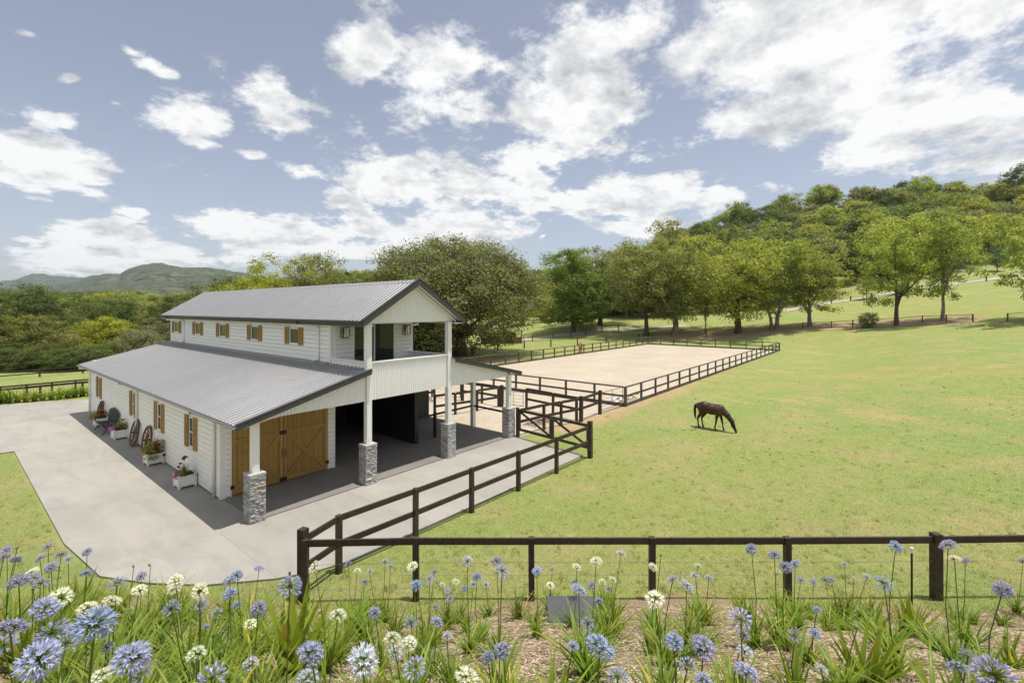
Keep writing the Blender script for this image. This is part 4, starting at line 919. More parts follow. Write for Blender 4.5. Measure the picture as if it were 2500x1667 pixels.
# (shed under the fig)
sp = gp(1225, 838); sh = thing('field_shed', sp, 'low field shed with pale roof under the spreading fig tree', 'shed')
sx, sy, sz = sp
fx, fy = math.cos(R_(-30)), math.sin(R_(-30))
S = lambda a, b, z: Vector((sx + a * fx - b * fy, sy + a * fy + b * fx, sz + z))
MB().bar(S(-3.6, 1.2, .95), S(3.2, 1.2, .95), .12, 1.9).build('back_wall', M['inner'], sh); MB().bar(S(1.6, -1.2, .55), S(3.4, -1.2, .55), .1, 1.1).build('side_screen', M['oldwood_red'], sh)
for a in (-3.5, 0, 3.3): MB().bar(S(a, -1.3, 0), S(a, -1.3, 2.2), .14, .14, (1, 0, 0)).build('post', M['old_post'], sh)
MB().add([S(-4, -1.7, 2.3), S(3.8, -1.7, 2.3), S(3.8, 1.6, 2.0), S(-4, 1.6, 2.0), S(-4, -1.7, 2.36), S(3.8, -1.7, 2.36), S(3.8, 1.6, 2.06), S(-4, 1.6, 2.06)], [(0, 3, 2, 1), (4, 5, 6, 7), (0, 1, 5, 4), (1, 2, 6, 5), (2, 3, 7, 6), (3, 0, 4, 7)]).build('roof', M['steel'], sh)
for i, (u, v) in enumerate(((1154, 866), (1160, 862))):
    p = gp(u, v); o = MB().bar(p - Vector((0, 0, .1)), p + Vector((0, 0, 1.2)), .2, .2, (1, 0, 0)).build('bollard', M['old_post'])
    tag(o, ['left of two short dark posts in the grass beside the fig tree', 'right of two short dark posts in the grass beside the fig tree'][i], 'post')

# ---------------------------------------------------------------- horses
def surface_net(D, lo, h):
    """mesh of the zero level of the field D (z,y,x order free: index i,j,k -> lo + h*(i,j,k))"""
    s = D < 0; nx, ny, nz = D.shape
    acc = np.zeros((nx - 1, ny - 1, nz - 1, 3)); cnt = np.zeros((nx - 1, ny - 1, nz - 1))
    cor = [(a, b, c) for a in (0, 1) for b in (0, 1) for c in (0, 1)]
    sl = lambda a, b, c: D[a:nx - 1 + a, b:ny - 1 + b, c:nz - 1 + c]
    for i, p in enumerate(cor):
        for q in cor[i + 1:]:
            if sum(abs(p[k] - q[k]) for k in range(3)) != 1: continue
            A, B = sl(*p), sl(*q); m = (A < 0) != (B < 0); t = np.where(m, A / np.where(m, A - B, 1), 0)
            for k in range(3): acc[..., k] += np.where(m, p[k] + t * (q[k] - p[k]), 0)
            cnt += m
    act = cnt > 0; idx = -np.ones(act.shape, int); idx[act] = np.arange(act.sum())
    I = np.argwhere(act); V = lo + h * (I + acc[act] / cnt[act][:, None]); F = []
    for ax in range(3):
        a = [slice(1, n - 1) for n in D.shape]; b = list(a); a[ax] = slice(0, D.shape[ax] - 1); b[ax] = slice(1, D.shape[ax])
        m = s[tuple(a)] != s[tuple(b)]; inside = s[tuple(a)]; P = np.argwhere(m); o1, o2 = [(1, 2), (2, 0), (0, 1)][ax]
        for n_ in range(len(P)):
            c = P[n_].copy(); base_ = c.copy(); base_[[k for k in range(3) if k != ax]] += 1
            def cell(d1, d2):
                q = base_.copy(); q[o1] -= d1; q[o2] -= d2; return int(idx[tuple(q)])
            f = (cell(1, 1), cell(0, 1), cell(0, 0), cell(1, 0))
            F.append(f if inside[tuple(c)] else f[::-1])
    return V, F
def horse_mesh():
    C = []   # capsules (a, b, ra, rb, k)
    def cap(a, b, ra, rb): C.append((np.array(a, float), np.array(b, float), ra, rb))
    # trunk
    cap((-.66, 0, 1.20), (-.40, 0, 1.22), .20, .265); cap((-.40, 0, 1.22), (0, 0, 1.12), .265, .305); cap((0, 0, 1.12), (.38, 0, 1.11), .305, .29); cap((.30, 0, 1.26), (.52, 0, 1.28), .17, .15); cap((.38, 0, 1.10), (.60, 0, 1.08), .25, .19)
    # neck and head, grazing
    cap((.52, 0, 1.20), (.85, 0, .90), .20, .15); cap((.85, 0, .90), (1.10, 0, .58), .15, .105); cap((1.10, 0, .58), (1.16, 0, .42), .105, .105); cap((1.16, 0, .42), (1.26, 0, .20), .10, .072); cap((1.26, 0, .20), (1.31, 0, .075), .066, .060)
    cap((1.08, 0, .40), (1.15, 0, .30), .055, .05)
    for s in (-1, 1):
        cap((1.17, s * .05, .56), (1.27, s * .075, .65), .028, .008)
        # hind leg
        b = .07 if s > 0 else -.05
        cap((-.52, s * .13, 1.10), (-.45 + b, s * .15, .86), .19, .125); cap((-.45 + b, s * .15, .86), (-.66 + b, s * .14, .53), .115, .058); cap((-.66 + b, s * .14, .53), (-.62 + b, s * .14, .17), .050, .036); cap((-.62 + b, s * .14, .17), (-.58 + b, s * .14, .06), .042, .040); cap((-.58 + b, s * .14, .06), (-.565 + b, s * .14, .03), .048, .055)
        # fore leg: the near one is set back, the far one forward
        q = -.22 if s < 0 else .12
        cap((.46, s * .14, 1.0), (.42 + q * .3, s * .15, .78), .15, .088); cap((.42 + q * .3, s * .15, .78), (.46 + q * .7, s * .14, .46), .080, .052); cap((.46 + q * .7, s * .14, .46), (.46 + q, s * .14, .16), .045, .035); cap((.46 + q, s * .14, .16), (.49 + q, s * .14, .06), .042, .038); cap((.49 + q, s * .14, .06), (.505 + q, s * .14, .03), .046, .054)
    lo = np.array([-1.0, -.42, -.06]); h = .024; n = np.ceil((np.array([1.50, .42, 1.62]) - lo) / h).astype(int)
    g = np.stack(np.meshgrid(*[lo[k] + h * np.arange(n[k]) for k in range(3)], indexing='ij'), -1); D = None
    for a, b, ra, rb in C:
        ab = b - a; t = np.clip(((g - a) @ ab) / (ab @ ab), 0, 1); d = np.linalg.norm(g - a - t[..., None] * ab, axis=-1) - (ra + (rb - ra) * t)
        k = .05 if max(ra, rb) > .12 else .022
        if D is None: D = d
        else: hh = np.clip(.5 + .5 * (D - d) / k, 0, 1); D = D * (1 - hh) + d * hh - k * hh * (1 - hh)
    return surface_net(D, lo, h)
HV, HF = horse_mesh()
def coat(name, c, dark, pts):
    m, g, b, o = mat_new(name); x, y, z = g.sep(g.n('ShaderNodeTexCoord').outputs['Object'])
    n_ = g.noise(g.n('ShaderNodeTexCoord').outputs['Object'], 3., 3., .5)[0]
    col = g.mix(g.mapr(n_, .35, .65), c, tuple(v * .6 for v in c)); col = g.mix(g.mapr(z, .42, .72), dark, col)
    g.put(b.inputs['Base Color'], col); b.inputs['Roughness'].default_value = .42; b.inputs['Specular IOR Level'].default_value = .45; return m
COATS = {'bay': coat('dark_bay_coat', (.050, .020, .010), (.010, .008, .007), 0), 'chestnut': coat('chestnut_coat', (.30, .095, .03), (.16, .05, .02), 0)}
hair = mat('black_horse_hair', (.010, .009, .009), (.018, .014, .012), 20, .5, stretch=(8, 8, 1)); hair2 = mat('chestnut_hair', (.2, .07, .03), None, 20, .5)
def horse(loc, ang, sc, coatm, hairm, label):
    t = thing('horse', loc, label, 'horse'); t.rotation_euler = (0, 0, ang); t.scale = (sc,) * 3
    def sub(name, me): o = bpy.data.objects.new(name, me); COL.objects.link(o); o.parent = t; return o
    sub('body', make_mesh('horse_body', HV, HF, coatm, True))
    b = MB().tube([(-.82, 0, 1.30), (-.90, 0, 1.22), (-.93, 0, .95), (-.91, 0, .62), (-.88, 0, .42)], [.035, .06, .075, .06, .012], 8); sub('tail', make_mesh('tail', b.v, b.f, hairm, True))
    b = MB(); rng = random.Random(3)
    path = [Vector((.42, 0, 1.42)), Vector((.66, 0, 1.28)), Vector((.95, 0, 1.00)), Vector((1.18, 0, .66))]
    for i in range(44):
        u = i / 43 * 2.999; k = int(u); p = path[k].lerp(path[k + 1], u - k); q = p + Vector((-.03 + rng.uniform(-.03, .03), -.11 - rng.uniform(0, .04), -.17 - rng.uniform(0, .08)))
        b.tube([p, p + Vector((.01, -.07, -.03)), q], [.022, .018, .004], 5, False)
    sub('mane', make_mesh('mane', b.v, b.f, hairm, True))
    return t
hp = Vector((*xy(10.42, 24.6), 0)); hp.z = hgt(hp.x, hp.y)
horse(hp, math.atan2(*reversed(xy(.72, -.69))), .94, COATS['bay'], hair, 'dark bay horse grazing head down on the green paddock')
h2 = gp(1417, 861); horse(h2, math.atan2(*reversed(xy(-.25, -.97))), .95, COATS['chestnut'], hair2, 'chestnut horse grazing behind the far side of the arena fence')

# ---------------------------------------------------------------- trees
def tubes_np(segs, n=6):
    """segs: list of (points, radii) -> one V, F"""
    mb = MB()
    for p, r in segs: mb.tube(p, r, n, False)
    return np.array(mb.v), mb.f
def gen_tree(seed, H, rx, base=.25, nclump=70, nleaf=120, leaf=.28, cr=None, flat=.7, trunk_r=.28, shell=.55, lean=0.0, stems=1, lump=.28, top=.92, ry=None, limbs=9, bow=0.0, open_under=.0, cut=None):
    """crown of leaf faces gathered in clumps round branch ends; returns trunk (V,F) and leaf (V,F) arrays"""
    rng = np.random.default_rng(seed); cr = cr or rx * .24; ry = ry or rx
    zc = H * (base + 1) / 2; rz = H * (1 - base) / 2
    bd = rng.normal(size=(9, 3)); bd /= np.linalg.norm(bd, axis=1)[:, None]; ba = rng.uniform(-1, 1, 9) * lump
    cs = []
    while len(cs) < nclump:
        v = rng.normal(size=3); v /= np.linalg.norm(v)
        if v[2] < -.15 and rng.random() < open_under: continue
        m = 1 + float((ba * np.clip(bd @ v, 0, 1) ** 2).sum())
        q = rng.random() ** shell * m
        c = np.array([v[0] * rx * q, v[1] * ry * q, zc + v[2] * rz * q - bow * rz * (abs(q * math.hypot(v[0], v[1])) ** 2)])
        if c[2] < H * .06: continue
        if all(((c - o) ** 2).sum() > (cr * .55) ** 2 for o in cs) or rng.random() < .15: cs.append(c)
    cs = np.array(cs); cs[:, 2] = np.minimum(cs[:, 2], H - cr * .3)
    # wood
    segs = []; tips = []
    for s in range(stems):
        a = s * 6.283 / stems + seed; off = np.array([math.cos(a), math.sin(a)]) * (0 if stems == 1 else trunk_r * 1.2); spread = 0 if stems == 1 else rx * .28
        hs = H * (top - .3); pts = []; rr = []
        for k in range(6):
            t = k / 5; pts.append((off[0] + math.cos(a) * spread * t + lean * t * H + rng.normal() * .12 * (k > 0), off[1] + math.sin(a) * spread * t + rng.normal() * .12 * (k > 0), hs * t - (.3 if k == 0 else 0))); rr.append(trunk_r * (1.25 if k == 0 else 1) * (1 - .72 * t) / (1 if stems == 1 else 1.35))
        segs.append((pts, rr)); tips.append((pts, rr))
    far = cs[rng.choice(len(cs), min(limbs, len(cs)), replace=False)]; ends = []
    for c in far:
        pts, rr = tips[int(rng.integers(len(tips)))]; t = np.clip((c[2] / H - .12) * rng.uniform(.65, 1.0), .22, .95) * 5 * (H * .62 / (H * (top - .3)))
        t = min(max(t, 1.0), 4.9); k = int(t); p0 = np.array(pts[k]) + (np.array(pts[k + 1]) - np.array(pts[k])) * (t - k); r0 = (rr[k] + (rr[k + 1] - rr[k]) * (t - k)) * .62
        mid = p0 * .5 + c * .5 + np.array([0, 0, -.06 * H * rng.random()]) + rng.normal(size=3) * .02 * H
        segs.append(([tuple(p0), tuple(mid), tuple(c)], [r0, r0 * .6, r0 * .22])); ends += [(mid, r0 * .5), (c, r0 * .25), ((mid + c) / 2, r0 * .35)]
    E_ = np.array([e[0] for e in ends])
    for c in cs:
        i = int(np.argmin(((E_ - c) ** 2).sum(1)))
        if ((E_[i] - c) ** 2).sum() > .05: segs.append(([tuple(E_[i]), tuple((E_[i] + c) / 2 + rng.normal(size=3) * .03 * cr), tuple(c)], [ends[i][1] * .6, ends[i][1] * .42, .012]))
    TV, TF = tubes_np(segs, 6)
    # leaves
    n = nclump * nleaf; ci = np.repeat(np.arange(nclump), nleaf); d = rng.normal(size=(n, 3)); d /= np.linalg.norm(d, axis=1)[:, None]
    rad = rng.random(n) ** .5; sc = rng.uniform(.7, 1.3, nclump)[ci]
    P = cs[ci] + d * (rad * cr * sc)[:, None] * np.array([1, 1, flat])
    out = cs[ci] - np.array([0, 0, zc - rz * .3]); out /= np.linalg.norm(out, axis=1)[:, None] + 1e-6
    nrm = out * .35 + d * .75 + np.array([0, 0, .45]) + rng.normal(size=(n, 3)) * .55; nrm /= np.linalg.norm(nrm, axis=1)[:, None]
    t = np.cross(nrm, rng.normal(size=(n, 3))); t /= np.linalg.norm(t, axis=1)[:, None]; b = np.cross(nrm, t)
    s = leaf * rng.uniform(.6, 1.25, n); t *= s[:, None] * .5; b *= s[:, None] * .30
    LV = np.stack([P - t, P - b + t * .1, P + t, P + b + t * .1], 1).reshape(-1, 3); LF = np.arange(4 * n).reshape(-1, 4)
    return (TV, TF), (LV, LF)
KIND = {}
def kind_of_tree(key, **kw):
    (tv, tf), (lv, lf) = gen_tree(**kw); KIND[key] = (make_mesh('trunk', tv, tf, BARK['grey'], True), make_mesh('crown', lv, lf, L['mid']), kw['H'], kw['rx'])
kind_of_tree('gum_a', seed=1, H=17, rx=5.8, base=.13, nclump=135, nleaf=105, leaf=.34, cr=1.25, shell=.5, open_under=.25, lump=.4, trunk_r=.33)
kind_of_tree('gum_b', seed=2, H=17, rx=8.2, base=.14, nclump=185, nleaf=105, leaf=.35, cr=1.4, shell=.48, open_under=.3, lump=.35, trunk_r=.42, limbs=13)
kind_of_tree('gum_c', seed=3, H=17, rx=5.0, base=.10, nclump=100, nleaf=100, leaf=.34, cr=1.25, shell=.55, open_under=.4, trunk_r=.26)
kind_of_tree('gum_multi', seed=4, H=16, rx=5.8, base=.14, nclump=115, nleaf=105, leaf=.34, cr=1.3, stems=3, trunk_r=.3, open_under=.5)
kind_of_tree('round', seed=5, H=14, rx=6.2, base=.05, nclump=170, nleaf=130, leaf=.34, cr=1.5, shell=.33, trunk_r=.38, lump=.2)
kind_of_tree('tall_round', seed=6, H=17, rx=6.2, base=.05, nclump=210, nleaf=125, leaf=.36, cr=1.45, shell=.33, trunk_r=.42, lump=.25)
kind_of_tree('slim', seed=7, H=15, rx=2.6, base=.30, nclump=42, nleaf=85, leaf=.30, cr=.85, trunk_r=.14, open_under=.4)
kind_of_tree('far_a', seed=8, H=14, rx=5.6, base=.12, nclump=70, nleaf=85, leaf=.50, cr=1.6, shell=.36, trunk_r=.25, lump=.3, limbs=6)
kind_of_tree('far_b', seed=9, H=15, rx=5.0, base=.24, nclump=52, nleaf=85, leaf=.50, cr=1.5, shell=.45, trunk_r=.22, lump=.35, limbs=6, open_under=.5)
kind_of_tree('far_c', seed=10, H=17, rx=4.4, base=.38, nclump=30, nleaf=80, leaf=.48, cr=1.35, shell=.5, trunk_r=.2, lump=.4, limbs=7, open_under=.8)
kind_of_tree('bushy', seed=12, H=8, rx=4.6, base=.0, nclump=120, nleaf=110, leaf=.28, cr=1.1, shell=.36, trunk_r=.2, lump=.35)
kind_of_tree('scrub', seed=13, H=8, rx=4.2, base=.08, nclump=85, nleaf=95, leaf=.27, cr=1.0, shell=.5, trunk_r=.16, lump=.45, stems=2)
TRC = [0]
def tree(kind, x, y, height, label, leafm, bark='grey', group=None, name='tree', wide=1.0, rot=None, tilt=0.0):
    tm, cm, H, rx = KIND[kind]; TRC[0] += 1; rng = random.Random(TRC[0] * 7 + 1)
    t = bpy.data.objects.new(name, None); COL.objects.link(t); t.location = (x, y, hgt(x, y) - .05); t.empty_display_size = .5
    s = height / H; t.scale = (s * wide, s * wide, s); t.rotation_euler = (tilt * .3, tilt, rng.uniform(0, 6.28) if rot is None else rot); tag(t, label, 'tree', group)
    for nm, me, mm in (('trunk', tm, BARK[bark]), ('crown', cm, L[leafm])):
        o = bpy.data.objects.new(nm, me); COL.objects.link(o); o.parent = t; o.material_slots[0].link = 'OBJECT'; o.material_slots[0].material = mm
    return t
def tree_uv(kind, u, v, d, vtop, label, leafm, bark='grey', **kw):
    """tree whose foot is d metres ahead in photo column u and whose top reaches photo row vtop"""
    x, y = xy((u - CXP) / FPX * d, d); h = EYE + (HZP - vtop) / FPX * d - hgt(x, y); return tree(kind, x, y, h, label, leafm, bark, **kw)
# the fig behind the barn
(tv, tf), (lv, lf) = gen_tree(21, 16.2, 12.6, .02, 540, 190, .29, 1.75, .62, .95, .34, lump=.16, limbs=26, bow=.10, open_under=.75)
KIND['fig'] = (make_mesh('trunk', tv, tf, BARK['brown'], True), make_mesh('crown', lv, lf, L['olive']), 16.2, 12.6)
tree_uv('fig', 1122, 865, 63, 580, 'huge spreading fig tree with a domed olive crown behind the barn', 'fig', 'brown', name='fig_tree', rot=.6, wide=1.06)
tree_uv('bushy', 1010, 0, 58, 700, 'low leafy branches of undergrowth beside the fig trunk behind the balcony', 'dark', 'brown', name='shrub')
# named trees of the middle distance
for a in [
    ('tall_round', 1400, 0, 104, 612, 'bright green dense rounded tree right of the fig', 'bright', 'brown'),
    ('round', 1350, 0, 150, 690, 'flat-topped lime tree between fig and bright green tree', 'yellow', 'grey'),
    ('gum_b', 1465, 0, 112, 596, 'tall grey-green tree with a dark trunk right of the bright green tree', 'grey', 'brown'),
    ('gum_a', 1578, 0, 95, 588, 'leafy gum directly behind the far left arena corner', 'olive', 'brown'),
    ('gum_b', 1649, 0, 96, 592, 'gum with a pale straight trunk behind the arena end', 'olive', 'pale'),
    ('slim', 1722, 0, 93, 700, 'thin sapling between two gums behind the arena end', 'mid', 'brown'),
    ('gum_b', 1801, 0, 90, 572, 'broad gum with a stout dark trunk and low limbs', 'lime', 'brown'),
    ('gum_multi', 1892, 0, 90, 585, 'gum with three stems splitting from one foot', 'lime', 'pale'),
    ('gum_a', 1977, 0, 88, 600, 'slender gum at the right-hand end of the dense row', 'lime', 'grey'),
    ('gum_c', 2115, 0, 122, 672, 'small ivy-footed tree beside the gravel road', 'mid', 'brown'),
    ('gum_a', 2188, 0, 79, 528, 'dark-trunked gum on the paddock slope, left of the pale leaning one', 'lime', 'brown'),
    ('gum_c', 2300, 0, 78, 505, 'pale leaning gum with a drooping low branch at right', 'mid', 'pale'),
    ('gum_a', 2560, 0, 66, 520, 'bright leafy tree at the right edge of the picture', 'lime', 'brown'),
]: tree_uv(*a, name='gum_tree' if 'gum' in a[0] else 'tree', wide=.92 if a[1] in (2188, 2300) else 1.22)
tree_uv('far_a', 2435, 0, 150, 600, 'blue-green conifer above the gravel road', 'blue', 'brown', name='conifer')
p = gp(2118, 800); o = tree('bushy', p.x, p.y, 2.6, 'grey-green bush on the wire fence left of two gums', 'grey', name='shrub')
# trees over the barn ridge
for a in [
    ('gum_b', 655, 0, 72, 628, 'yellow-green spreading tree above the left end of the barn ridge', 'yellow', 'grey'),
    ('gum_a', 760, 0, 74, 617, 'thin-crowned tree with bare pale limbs above the barn ridge', 'olive', 'pale'),
    ('round', 600, 0, 66, 672, 'low yellow-green tree just over the far end of the roof', 'yellow', 'grey'),
    ('round', 555, 0, 84, 668, 'dark rounded tree left of the yellow-green ones over the roof', 'dark', 'brown'),
]: tree_uv(*a)
# wood on the left
for a in [
    ('round', 255, 0, 58, 768, 'bright yellow-green rounded tree in the wood left of the barn', 'yellow', 'brown'),
    ('scrub', 350, 0, 54, 790, 'grey-green tree with bare white twigs beside the barn eave', 'grey', 'pale'),
    ('gum_a', 20, 0, 56, 690, 'tall dark tree at the left edge of the picture', 'dark', 'grey'),
    ('gum_multi', 70, 0, 52, 770, 'pale-stemmed tree leaning at the left edge of the wood', 'olive', 'pale'),
    ('scrub', 165, 0, 53, 800, 'loose olive tree right of the pale-stemmed one', 'olive', 'pale'),
    ('bushy', 30, 0, 49, 872, 'low dark shrub behind the far left fence', 'dark', 'brown'),
    ('bushy', 110, 0, 50, 858, 'low bright shrub behind the far left fence', 'mid', 'brown'),
    ('bushy', 200, 0, 50, 850, 'dark shrub against the wood behind the barn corner', 'dark', 'brown'),
    ('gum_c', 400, 0, 60, 770, 'airy grey-green tree over the lower roof', 'grey', 'pale'),
]: tree_uv(*a, group='trees of the wood left of the barn', wide=1.45)
def ordinal(n): return '%d%s' % (n, 'th' if 10 <= n % 100 <= 20 else {1: 'st', 2: 'nd', 3: 'rd'}.get(n % 10, 'th'))
SHADE = {'fig': 'dark olive', 'dark': 'dark green', 'olive': 'olive green', 'mid': 'mid-green', 'lime': 'lime green', 'yellow': 'yellow-green', 'grey': 'grey-green', 'bright': 'bright green'}
def wood(n, u0, u1, d0, d1, vt0, vt1, kinds, leaves, label, group, seed, scale_w=(1.0, 1.3)):
    q = random.Random(seed)
    for i in range(n):
        u = u0 + (u1 - u0) * (i + q.random()) / n; d = q.uniform(d0, d1); vt = q.uniform(vt0, vt1)
        lm = q.choice(leaves)
        tree_uv(q.choice(kinds), u, 0, d, vt, '%s %s, %s from the left' % (SHADE[lm], label, ordinal(i + 1)), lm, q.choice(['grey', 'pale', 'brown']), group=group, name='forest_tree', wide=q.uniform(*scale_w))
wood(11, -60, 440, 56, 68, 718, 778, ['round', 'gum_c', 'gum_multi', 'tall_round'], ['mid', 'olive', 'dark', 'dark', 'fig'], 'tree in the front rank of left-hand wood', 'front rank of the left-hand wood', 31, (.95, 1.25))
wood(14, -60, 520, 80, 100, 704, 738, ['far_a', 'gum_b', 'round'], ['dark', 'olive', 'mid', 'lime', 'fig'], 'tree in the second rank of left-hand wood', 'second rank of the left-hand wood', 32, (1.2, 1.6))
wood(18, -80, 640, 125, 175, 706, 724, ['far_a', 'far_b', 'far_a'], ['dark', 'olive', 'dark', 'mid'], 'tree at the back of the wood below mountain', 'back of the left-hand wood', 33, (1.3, 1.8))
wood(20, -100, 900, 230, 330, 700, 712, ['far_a', 'far_b'], ['dark', 'olive'], 'tree in the far valley below the mountain', 'far valley trees', 34, (1.6, 2.3))
wood(16, 780, 1010, 180, 260, 648, 672, ['far_a', 'far_b'], ['dark', 'olive', 'mid'], 'tree on the rise between ridge and fig', 'trees on the distant rise', 35, (1.2, 1.6))
wood(14, 1190, 1420, 160, 230, 648, 676, ['far_a', 'far_b', 'far_c'], ['dark', 'olive', 'mid', 'yellow'], 'distant tree behind the fig crown', 'trees behind the fig', 36, (1.1, 1.4))
wood(8, 1180, 1420, 118, 140, 700, 735, ['far_a', 'scrub'], ['mid', 'olive', 'yellow'], 'low tree beyond the gravel lane', 'low trees beyond the lane', 37, (1.1, 1.5))
for i in range(9):
    tree_uv('bushy', -40 + i * 34, 0, 47.5 + (i % 3), 838 + 9 * (i % 4), 'bushy undergrowth behind the far left fence, %s from the left' % ordinal(i + 1), ['dark', 'fig', 'dark', 'mid'][i * 7 % 4], 'brown', group='undergrowth of the left-hand wood', name='shrub', wide=1.9)
# forest on the hill
def hill_forest():
    q = random.Random(77); spots = []
    d = 128.0
    while d < 305:
        step = 8.2 + (d - 128) * .030; r = -10.0
        while r < d * 1.16:
            rr = r + q.uniform(-.4, .4) * step; dd = d + q.uniform(-.4, .4) * step; u = CXP + FPX * rr / dd
            dmin = np.interp(u, [1380, 1600, 2000, 2250, 2420, 2600], [150, 122, 134, 150, 172, 185]); dmax = np.interp(u, [1300, 1500, 2200, 2500], [290, 300, 300, 290])
            if u > 1400 and dmin < dd < dmax: spots.append((rr, dd, u))
            r += step
        d += step * .9
    spots.sort(key=lambda s: s[1])
    if len(spots) > 290: spots = [spots[int(i * len(spots) / 290)] for i in range(290)]
    ranks = [spots[i:i + 29] for i in range(0, len(spots), 29)]; name_of = {}
    for i, rk in enumerate(ranks):
        for j, sp_ in enumerate(sorted(rk, key=lambda s: s[2])): name_of[sp_] = '%s from the left in the %s rank up the slope' % (ordinal(j + 1), ordinal(i + 1))
    for sp_ in spots:
        rr, dd, u = sp_; x, y = xy(rr, dd); k = q.choice(['far_a', 'far_a', 'far_b', 'far_c'] if dd < 230 else ['far_a', 'far_b', 'far_b', 'far_c'])
        lm = q.choice(['dark', 'dark', 'olive', 'mid', 'fig', 'lime'] if u < 2250 or dd > 215 else ['yellow', 'lime', 'mid', 'olive', 'grey'])
        h = q.choice([q.uniform(11, 15), q.uniform(14, 19), q.uniform(18, 23)]) * (1.08 if k == 'far_c' else 1)
        tree(k, x, y, h, '%s hillside forest tree, %s' % (SHADE[lm], name_of[sp_]), lm, q.choice(['grey', 'brown', 'pale']), 'forest on the hillside', 'forest_tree', q.uniform(.95, 1.6))
hill_forest()
for (u, d, vt, lab, lm) in [(2482, 240, 402, 'tall emergent gum breaking the skyline at the right edge', 'dark'), (2440, 255, 452, 'rounded tree on the skyline left of the tall emergent gum', 'olive'), (2330, 262, 462, 'spindly tree on the skyline above the pale leaning gum', 'grey'), (2250, 268, 470, 'twiggy grey-green tree on the far right skyline', 'grey'), (2120, 275, 448, 'highest rounded tree on the hill crest', 'mid'), (2020, 278, 452, 'broad tree on the crest left of the highest one', 'olive'), (1640, 230, 532, 'feathery gum standing up from the left slope of the hill', 'olive')]:
    tree_uv('far_c' if lm != 'mid' else 'far_b', u, 0, d, vt, lab, lm, 'pale', name='forest_tree', wide=1.25)
# ---------------------------------------------------------------- far mountains
def vnoise(x, y, seed):
    q = np.random.default_rng(seed).random((256, 256)); xi = np.floor(x).astype(int); yi = np.floor(y).astype(int); fx_ = x - xi; fy_ = y - yi; fx_ = fx_ * fx_ * (3 - 2 * fx_); fy_ = fy_ * fy_ * (3 - 2 * fy_)
    g = lambda a, b: q[a % 256, b % 256]; return (g(xi, yi) * (1 - fx_) + g(xi + 1, yi) * fx_) * (1 - fy_) + (g(xi, yi + 1) * (1 - fx_) + g(xi + 1, yi + 1) * fx_) * fy_
def fbm(x, y, seed, o=4): return sum(vnoise(x * 2 ** k, y * 2 ** k, seed + k) / 2 ** k for k in range(o)) / 2
def mountain_mat():
    m, g, b, o = mat_new('forested_mountain'); P = g.n('ShaderNodeNewGeometry').outputs['Position']
    vo = g.n('ShaderNodeTexVoronoi'); g.put(vo.inputs['Vector'], P); vo.inputs['Scale'].default_value = .05; vo.inputs['Randomness'].default_value = 1
    rc = g.sep(vo.outputs['Color'])[0]; col = g.mix(rc, (.016, .024, .014), (.12, .135, .07)); col = g.mix(g.mapr(g.noise(P, .006, 4., .6)[0], .4, .65), col, (.065, .075, .042))
    g.put(b.inputs['Base Color'], col); b.inputs['Roughness'].default_value = .95; b.inputs['Specular IOR Level'].default_value = .05
    bp = g.n('ShaderNodeBump'); bp.inputs['Distance'].default_value = 16.0; g.put(bp.inputs['Height'], g.math('SUBTRACT', 1.0, vo.outputs['Distance'])); bp.invert = False; bp.inputs['Strength'].default_value = .8
    sc = g.math('MULTIPLY', vo.outputs['Distance'], -.06); g.put(bp.inputs['Height'], sc); g.put(b.inputs['Normal'], bp.outputs[0]); return m
MM = mountain_mat()
def mountain(name, prof, D, d0, d1, seed, nu=520, nd=110):
    pu = np.array([p[0] for p in prof], float); pv = np.array([p[1] for p in prof], float)
    us = np.linspace(pu[0], pu[-1], nu); crest = EYE + (HZP - np.interp(us, pu, pv)) / FPX * D
    t = np.concatenate([np.linspace(0, 1, nd), np.linspace(1.06, 1.5, 8)]); ds = d0 + (D - d0) * t
    U, DS = np.meshgrid(us, ds); T = np.meshgrid(us, t)[1]; Rr = (U - CXP) / FPX * DS; X = DS * CT + Rr * ST; Y = DS * ST - Rr * CT
    prof_ = np.where(T <= 1, (np.clip(T, 0, 1) ** 1.25) * .8 + .2 * sstep(0, 1, T), 1 - (T - 1) * 1.6)
    Z = crest[None] * prof_ + (fbm(X / 420, Y / 420, seed) - .5) * 120 * np.sin(np.pi * np.clip(T, 0, 1)) * .9 + (fbm(X / 38, Y / 38, seed + 9, 3) - .5) * 16 * (DS / 2600)
    Z += -3
    V = np.stack([X, Y, Z], -1).reshape(-1, 3); nr = len(ds); idx = np.arange(nr * nu).reshape(nr, nu); f = np.stack([idx[:-1, :-1], idx[:-1, 1:], idx[1:, 1:], idx[1:, :-1]], -1).reshape(-1, 4)
    tag(place(name, make_mesh(name, V, f, MM, True)), kind='structure')
mountain('mountain', [(-500, 700), (-200, 692), (40, 700), (130, 694), (200, 684), (240, 670), (270, 665), (292, 666), (310, 656), (340, 646), (375, 641.5), (400, 642), (425, 647), (450, 652), (480, 652), (520, 653), (550, 657), (580, 663), (620, 670), (680, 682), (760, 694), (900, 700), (1100, 702)], 2700, 900, 0, 3)
mountain('far_ridge', [(-900, 700), (-300, 690), (0, 686), (40, 680), (60, 673), (80, 668), (100, 667), (130, 671), (160, 675), (200, 676), (230, 670), (260, 668), (300, 668), (420, 672), (700, 684), (1000, 692), (1290, 682), (1400, 681), (1700, 690)], 4200, 2500, 0, 23, 420, 50)

